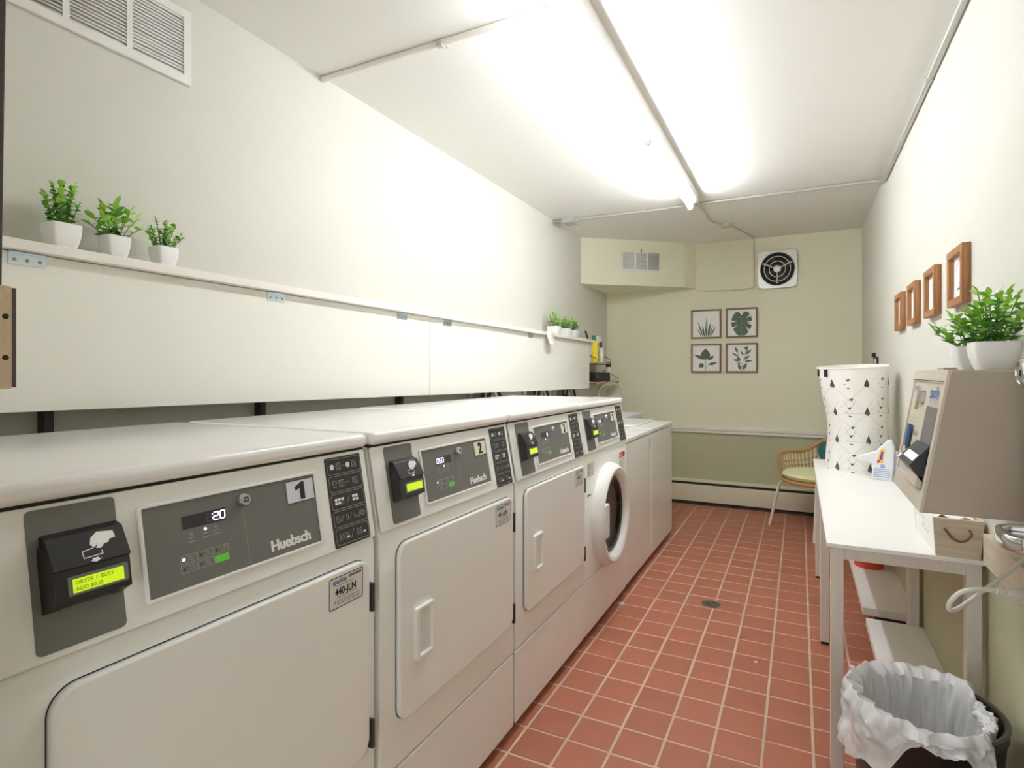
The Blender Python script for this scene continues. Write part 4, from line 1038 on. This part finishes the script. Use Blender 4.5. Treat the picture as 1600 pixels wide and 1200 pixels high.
n = new(); prism(n, ft, rr(.004, .022, .0, .012, .002), .0005, .003); part('corner_badge', n, 'print_white', bt)
n = new(); prism(n, fk, [(.205, .045), (.345, .045), (.345, .075), (.235, .090)], .0026, .016); part('receipt_lip', n, 'kiosk_beige', fp_, .003)
n = new()
for q in range(4): line(n, fk, [(.03, .052+q*.008), (.13, .052+q*.008)], .002, .0029)
part('blue_print', n, 'label_blue', fp_)
part('top_hinge', bx((.33, 1.80, KZ1), (.40, 1.875, KZ1+.008)), 'kiosk_side', t, .002)
G2 = 'plants on top of the kiosk'
plant('leafy green plant in a white square pot at the front of the kiosk top', .392, 1.638, KZ1, .084, .064, .122, .082, .026, .0145, 26, 5, True, G2, 31)
plant('broad-leaved green plant in a white pot, half hidden behind the other on the kiosk', .385, 1.800, KZ1+.0005, .070, .060, .085, .085, .036, .020, 15, 3, True, G2, 37)

# ------------------------------------------------------------------ door pull and power cord at the right edge
t = thing('door_pull', 'chrome door pull loop at the right edge below the kiosk', 'handle', (.33, 1.3, .93))
n = new(); zz = .935
pa = [(.395, 1.262, zz), (.366, 1.262, zz), (.345, 1.268, zz), (.331, 1.284, zz), (.329, 1.318, zz), (.331, 1.352, zz), (.343, 1.370, zz), (.362, 1.376, zz), (.395, 1.376, zz)]
n = new()
pts = smooth_path(pa, 4)
rings = []
for i, p in enumerate(pts):
    tg = (pts[min(i+1, len(pts)-1)]-pts[max(i-1, 0)]).normalized(); sd = Vector((-tg.y, tg.x, 0))
    rings.append([p+sd*a*.006+Vector((0, 0, b*.014)) for a, b in ((-1, -.8), (-.6, -1), (.6, -1), (1, -.8), (1, .8), (.6, 1), (-.6, 1), (-1, .8))])
loft(n, rings); part('loop', n, 'chrome', t, angle=50)
part('rose', bx((.387, 1.245, .90), (.395, 1.395, .97)), 'chrome', t, .003)
t = thing('power_cord', 'white power cord looping below the door pull with a moulded plug', 'cord', (.38, 1.6, .8))
def ray(u, v, k):
    s = (u-800)/F_PX; return Vector((k*(-math.sin(YAW)+s*math.cos(YAW)), k*(math.cos(YAW)+s*math.sin(YAW)), CAM_H+k*(582-v)/F_PX))
cp = [ray(1625, 850, 1.30), ray(1597, 876, 1.29), ray(1568, 900, 1.28), ray(1530, 928, 1.26), ray(1505, 946, 1.235), ray(1492, 953, 1.215), ray(1483, 952, 1.195), ray(1484, 942, 1.18), ray(1497, 928, 1.17), ray(1514, 922, 1.165), ray(1535, 921, 1.165), ray(1560, 923, 1.165)]
part('cable', tube(new(), smooth_path(cp, 5), .0046, 10), 'cord_white', t)
p0, p1 = ray(1556, 923, 1.165), ray(1575, 925, 1.165)
for i in range(4):
    q = p0.lerp(p1, i/3.5); part('strain_relief', tube(new(), [q, q+(p1-p0).normalized()*.0035], .0068, 10), 'cord_white', t)
q0, q1 = ray(1573, 926, 1.165), ray(1640, 936, 1.165)
part('plug', tube(new(), [q0, q0.lerp(q1, .12), q0.lerp(q1, .3), q0.lerp(q1, .9), q1], [.008, .0105, .013, .014, .012], 12), 'cord_white', t)
part('plug_pin', tube(new(), [q1, q1+(q1-q0).normalized()*.018], .003, 8), 'chrome', t)

# ------------------------------------------------------------------ rattan chair
CX, CYY = .150, 5.000; FA = math.atan2(-.61, -.79)
Mx = Matrix.Translation((CX, CYY, 0)) @ Matrix.Rotation(FA, 4, 'Z')    # local +x = front of the chair
def L(p): return Mx @ Vector(p)
t = thing('rattan_chair', 'rattan armchair with white metal legs by the back wall', 'chair', (CX, CYY, 0))
def rim(a, r0=.27): # a: -1..1 from one arm front round the back to the other
    th = math.pi+a*R(118)
    return Vector((.27*math.cos(th)+.02, .265*math.sin(th), 0))
def top_h(a):
    b = abs(a); 
    return .585 if b > .72 else .585+.20*(math.cos((b/.72)*math.pi)*.5+.5)
AS = [i/24*2-1 for i in range(25)]
tops = [L(rim(a)*1.06+Vector((0, 0, top_h(a)))) for a in AS]
frontL = [L(rim(-1)+Vector((.03, 0, .42))), L(rim(-1)*1.06+Vector((.03, 0, .52))), L(rim(-1)*1.06+Vector((.02, 0, .57)))]
frontR = [L(rim(1)*1.06+Vector((.02, 0, .57))), L(rim(1)*1.06+Vector((.03, 0, .52))), L(rim(1)+Vector((.03, 0, .42)))]
part('top_rail', tube(new(), smooth_path(frontL+tops+frontR, 2), .015, 8), 'rattan', t)
for i in range(37):
    a = -.97+1.94*i/36
    b = rim(a)*.93+Vector((0, 0, .40)); c = rim(a)*1.05+Vector((0, 0, top_h(a)))
    part('spoke', tube(new(), [L(b), L(c)], .0065, 6), 'rattan_light', t)
for k, q in enumerate((.22, .42, .62)):
    n = new(); tube(n, [L((rim(a)*.93).lerp(rim(a)*1.05, q)+Vector((0, 0, .40+(min(top_h(a), .585+.06)-.40)*q+(.0)))) for a in AS], .0055, 6); part('weave_band', n, 'rattan', t)
n = new(); tube(n, [L((.25*math.cos(2*math.pi*i/32)+.02, .25*math.sin(2*math.pi*i/32), .395)) for i in range(32)], .016, 8, closed=True); part('seat_ring', n, 'rattan', t)
n = new(); lathe(n, Fr(L((.02, 0, .385)), Mx.to_3x3() @ Vector((1, 0, 0)), Mx.to_3x3() @ Vector((0, 1, 0))), [(.24, 0), (.24, .012)], k=32); part('seat', n, 'rattan_light', t)
for sx_, sy_ in ((1, -1), (1, 1), (-1, -1), (-1, 1)):
    fx, fy = (.265, .255) if sx_ > 0 else (-.22, .20)
    part('leg', tube(new(), [L((fx, sy_*fy, 0)), L((fx-.045*sx_-.01, sy_*(fy-.045), .34)), L((fx-.075*sx_, sy_*(fy-.075), .385))], .011, 8), 'leg_white', t)
cu = new(); fr_ = Fr(L((.03, 0, .405)), Mx.to_3x3() @ Vector((1, 0, 0)), Mx.to_3x3() @ Vector((0, 1, 0)))
lathe(cu, fr_, [(.19, .0), (.235, .012), (.248, .034), (.235, .056), (.18, .068), (.09, .074), (.01, .075)], k=36)
single('seat_cushion', cu, 'cushion_lime', 'round pale lime cushion on the rattan chair', 'cushion')
n = new(); pc = L((-.125, .0, .59)); ex = (Mx.to_3x3() @ Vector((.25, 0, .97))).normalized(); ey = (Mx.to_3x3() @ Vector((0, 1, 0))).normalized(); nz_ = ey.cross(ex)*-1
g = 14; V1 = {}; 
for s_ in (1, -1):
    for i in range(g+1):
        for j in range(g+1):
            a = i/g*2-1; b = j/g*2-1; th = .05*((1-a**4)*(1-b**4))**.6
            a, b = a*math.sqrt(1-.34*b*b), b*math.sqrt(1-.34*a*a)
            k_ = 1-.07*(a*a)*(1-b*b) ; k2 = 1-.07*(b*b)*(1-a*a)
            if s_ == -1 and (i in (0, g) or j in (0, g)): V1[s_, i, j] = V1[1, i, j]
            else: V1[s_, i, j] = n.verts.new(pc+ex*a*.105*k2+ey*b*.17*k_+nz_*th*s_)
    for i in range(g):
        for j in range(g): n.faces.new([V1[s_, i, j], V1[s_, i+1, j], V1[s_, i+1, j+1], V1[s_, i, j+1]])
single('throw_pillow', n, 'pillow_teal', 'teal pillow leaning against the back of the rattan chair', 'pillow', angle=80)

# ------------------------------------------------------------------ waste bin with liner
BX, BY, BH, BR = .278, 1.735, .405, .160
t = thing('waste_bin', 'black waste bin with a white liner under the table end', 'bin', (BX, BY, 0))
n = new(); lathe(n, faceUp(0), [(.125, 0), (.13, .01), (BR, BH-.03), (BR+.004, BH-.025), (BR+.004, BH), (BR-.006, BH), (BR-.012, BH-.03), (.12, .02)], BX, BY, 48); part('bucket', n, 'can_black', t)
part('rim', tube(new(), [(BX+(BR+.002)*math.cos(2*math.pi*i/48), BY+(BR+.002)*math.sin(2*math.pi*i/48), BH) for i in range(48)], .005, 8, closed=True), 'can_rim', t)
n = new(); NA, NT = 180, 40
V = []
for i in range(NA):
    a = 2*math.pi*i/NA; row = []
    # the liner has slipped inside on the side towards the wall
    da = (a-R(-4)+math.pi) % (2*math.pi)-math.pi; slip = max(0, min(1, (R(50)-abs(da))/R(20)))
    hang = .105+.06*math.sin(2*a+1.2)+.025*math.sin(5*a+.5)+.012*math.sin(11*a)
    for k in range(NT):
        q = k/(NT-1)
        if q < .55:
            s_ = q/.55; r = .04+(.112-.04)*min(1, s_*3) if s_ < .33 else .112+(BR-.014-.112)*((s_-.33)/.67); z = .16+.0*s_ if s_ < .33 else .16+(BH-.16+.012)*((s_-.33)/.67)
        else:
            s_ = (q-.55)/.45
            ro = BR+.009*math.sin(min(1, s_*4)*math.pi/2)+.004*s_; r = (BR-.012)+(ro-BR+.012)*min(1, s_*5); z = BH+.012+.010*math.sin(min(1, s_*5)*math.pi)-hang*max(0, s_-.1)
            ri = BR-.022-.012*s_; zi = BH+.006-.03*s_
            r = r*(1-slip)+ri*slip; z = z*(1-slip)+zi*slip
        p = Vector((BX+r*math.cos(a), BY+r*math.sin(a), z))
        wr = mnoise.noise(Vector((math.cos(a)*4.5, math.sin(a)*4.5, q*5)))*.016+abs(mnoise.noise(Vector((math.cos(a)*11, math.sin(a)*11, q*6+5))))*.014
        wr += (1-abs(mnoise.noise(Vector((math.cos(a)*7+3, math.sin(a)*7, q*9)))*2))*.007
        wr = -abs(wr)*1.1 if q < .55 else (abs(wr)*1.2*(1-slip)-abs(wr)*slip)
        row.append(n.verts.new(p+Vector((math.cos(a), math.sin(a), .0))*wr+Vector((0, 0, .010*mnoise.noise(Vector((math.cos(a)*6, math.sin(a)*6, q*4+9))) if q > .4 else 0))))
    V.append(row)
for i in range(NA):
    A_, B_ = V[i], V[(i+1) % NA]
    for k in range(NT-1): n.faces.new([A_[k], B_[k], B_[k+1], A_[k+1]])
n.faces.new([V[i][0] for i in range(NA)][::-1])
lo = single('bin_liner', n, 'bag_plastic', 'crumpled white plastic liner draped over the waste bin rim', 'bin liner', angle=55)

# ------------------------------------------------------------------ floor drain and scraps
t = thing('floor_drain', 'round metal drain set in the tiled floor', 'drain', (DR[0], DR[1], 0))
n = new(); loopring(n, faceUp(0, *DR), circ(0, 0, .050, 28), circ(0, 0, .040, 28), -.006, .0025); part('rim', n, 'drain_metal', t)
part('sump', prism(new(), faceUp(0, *DR), circ(0, 0, .041, 28), .0008, .0012), 'print_black', t)
for k in range(-3, 4):
    h_ = math.sqrt(.040**2-(k*.0105)**2); n = new(); box(n, (DR[0]+k*.0105-.0028, DR[1]-h_, .0012), (DR[0]+k*.0105+.0028, DR[1]+h_, .0024)); part('bar', n, 'drain_metal', t)
def scrap(lab, x, y, r, m, seed, name='lint'):
    rg = random.Random(seed); n = new(); c = n.verts.new((x, y, .008)); k = 9
    ring = [n.verts.new((x+r*rg.uniform(.5, 1.2)*math.cos(2*math.pi*i/k), y+r*rg.uniform(.5, 1.2)*math.sin(2*math.pi*i/k), .0012+rg.random()*.004)) for i in range(k)]
    for i in range(k): n.faces.new([c, ring[i], ring[(i+1) % k]])
    o = single(name, n, m, lab, 'scrap'); o.modifiers.new('thickness', 'SOLIDIFY').thickness = .001
scrap('pale blue lint clump under the edge of the round-door washer', -.845, 2.96, .022, 'lint', 1)
scrap('small white chip on the tiles in front of the first table', -.165, 2.62, .007, 'paper', 2, 'chip')
scrap('white curled shred on the tiles under the first table', .20, 2.76, .016, 'paper', 3, 'shred')
scrap('tiny dark crumb on the tiles midway to the chair', -.02, 3.60, .006, 'dark_steel', 4, 'crumb')
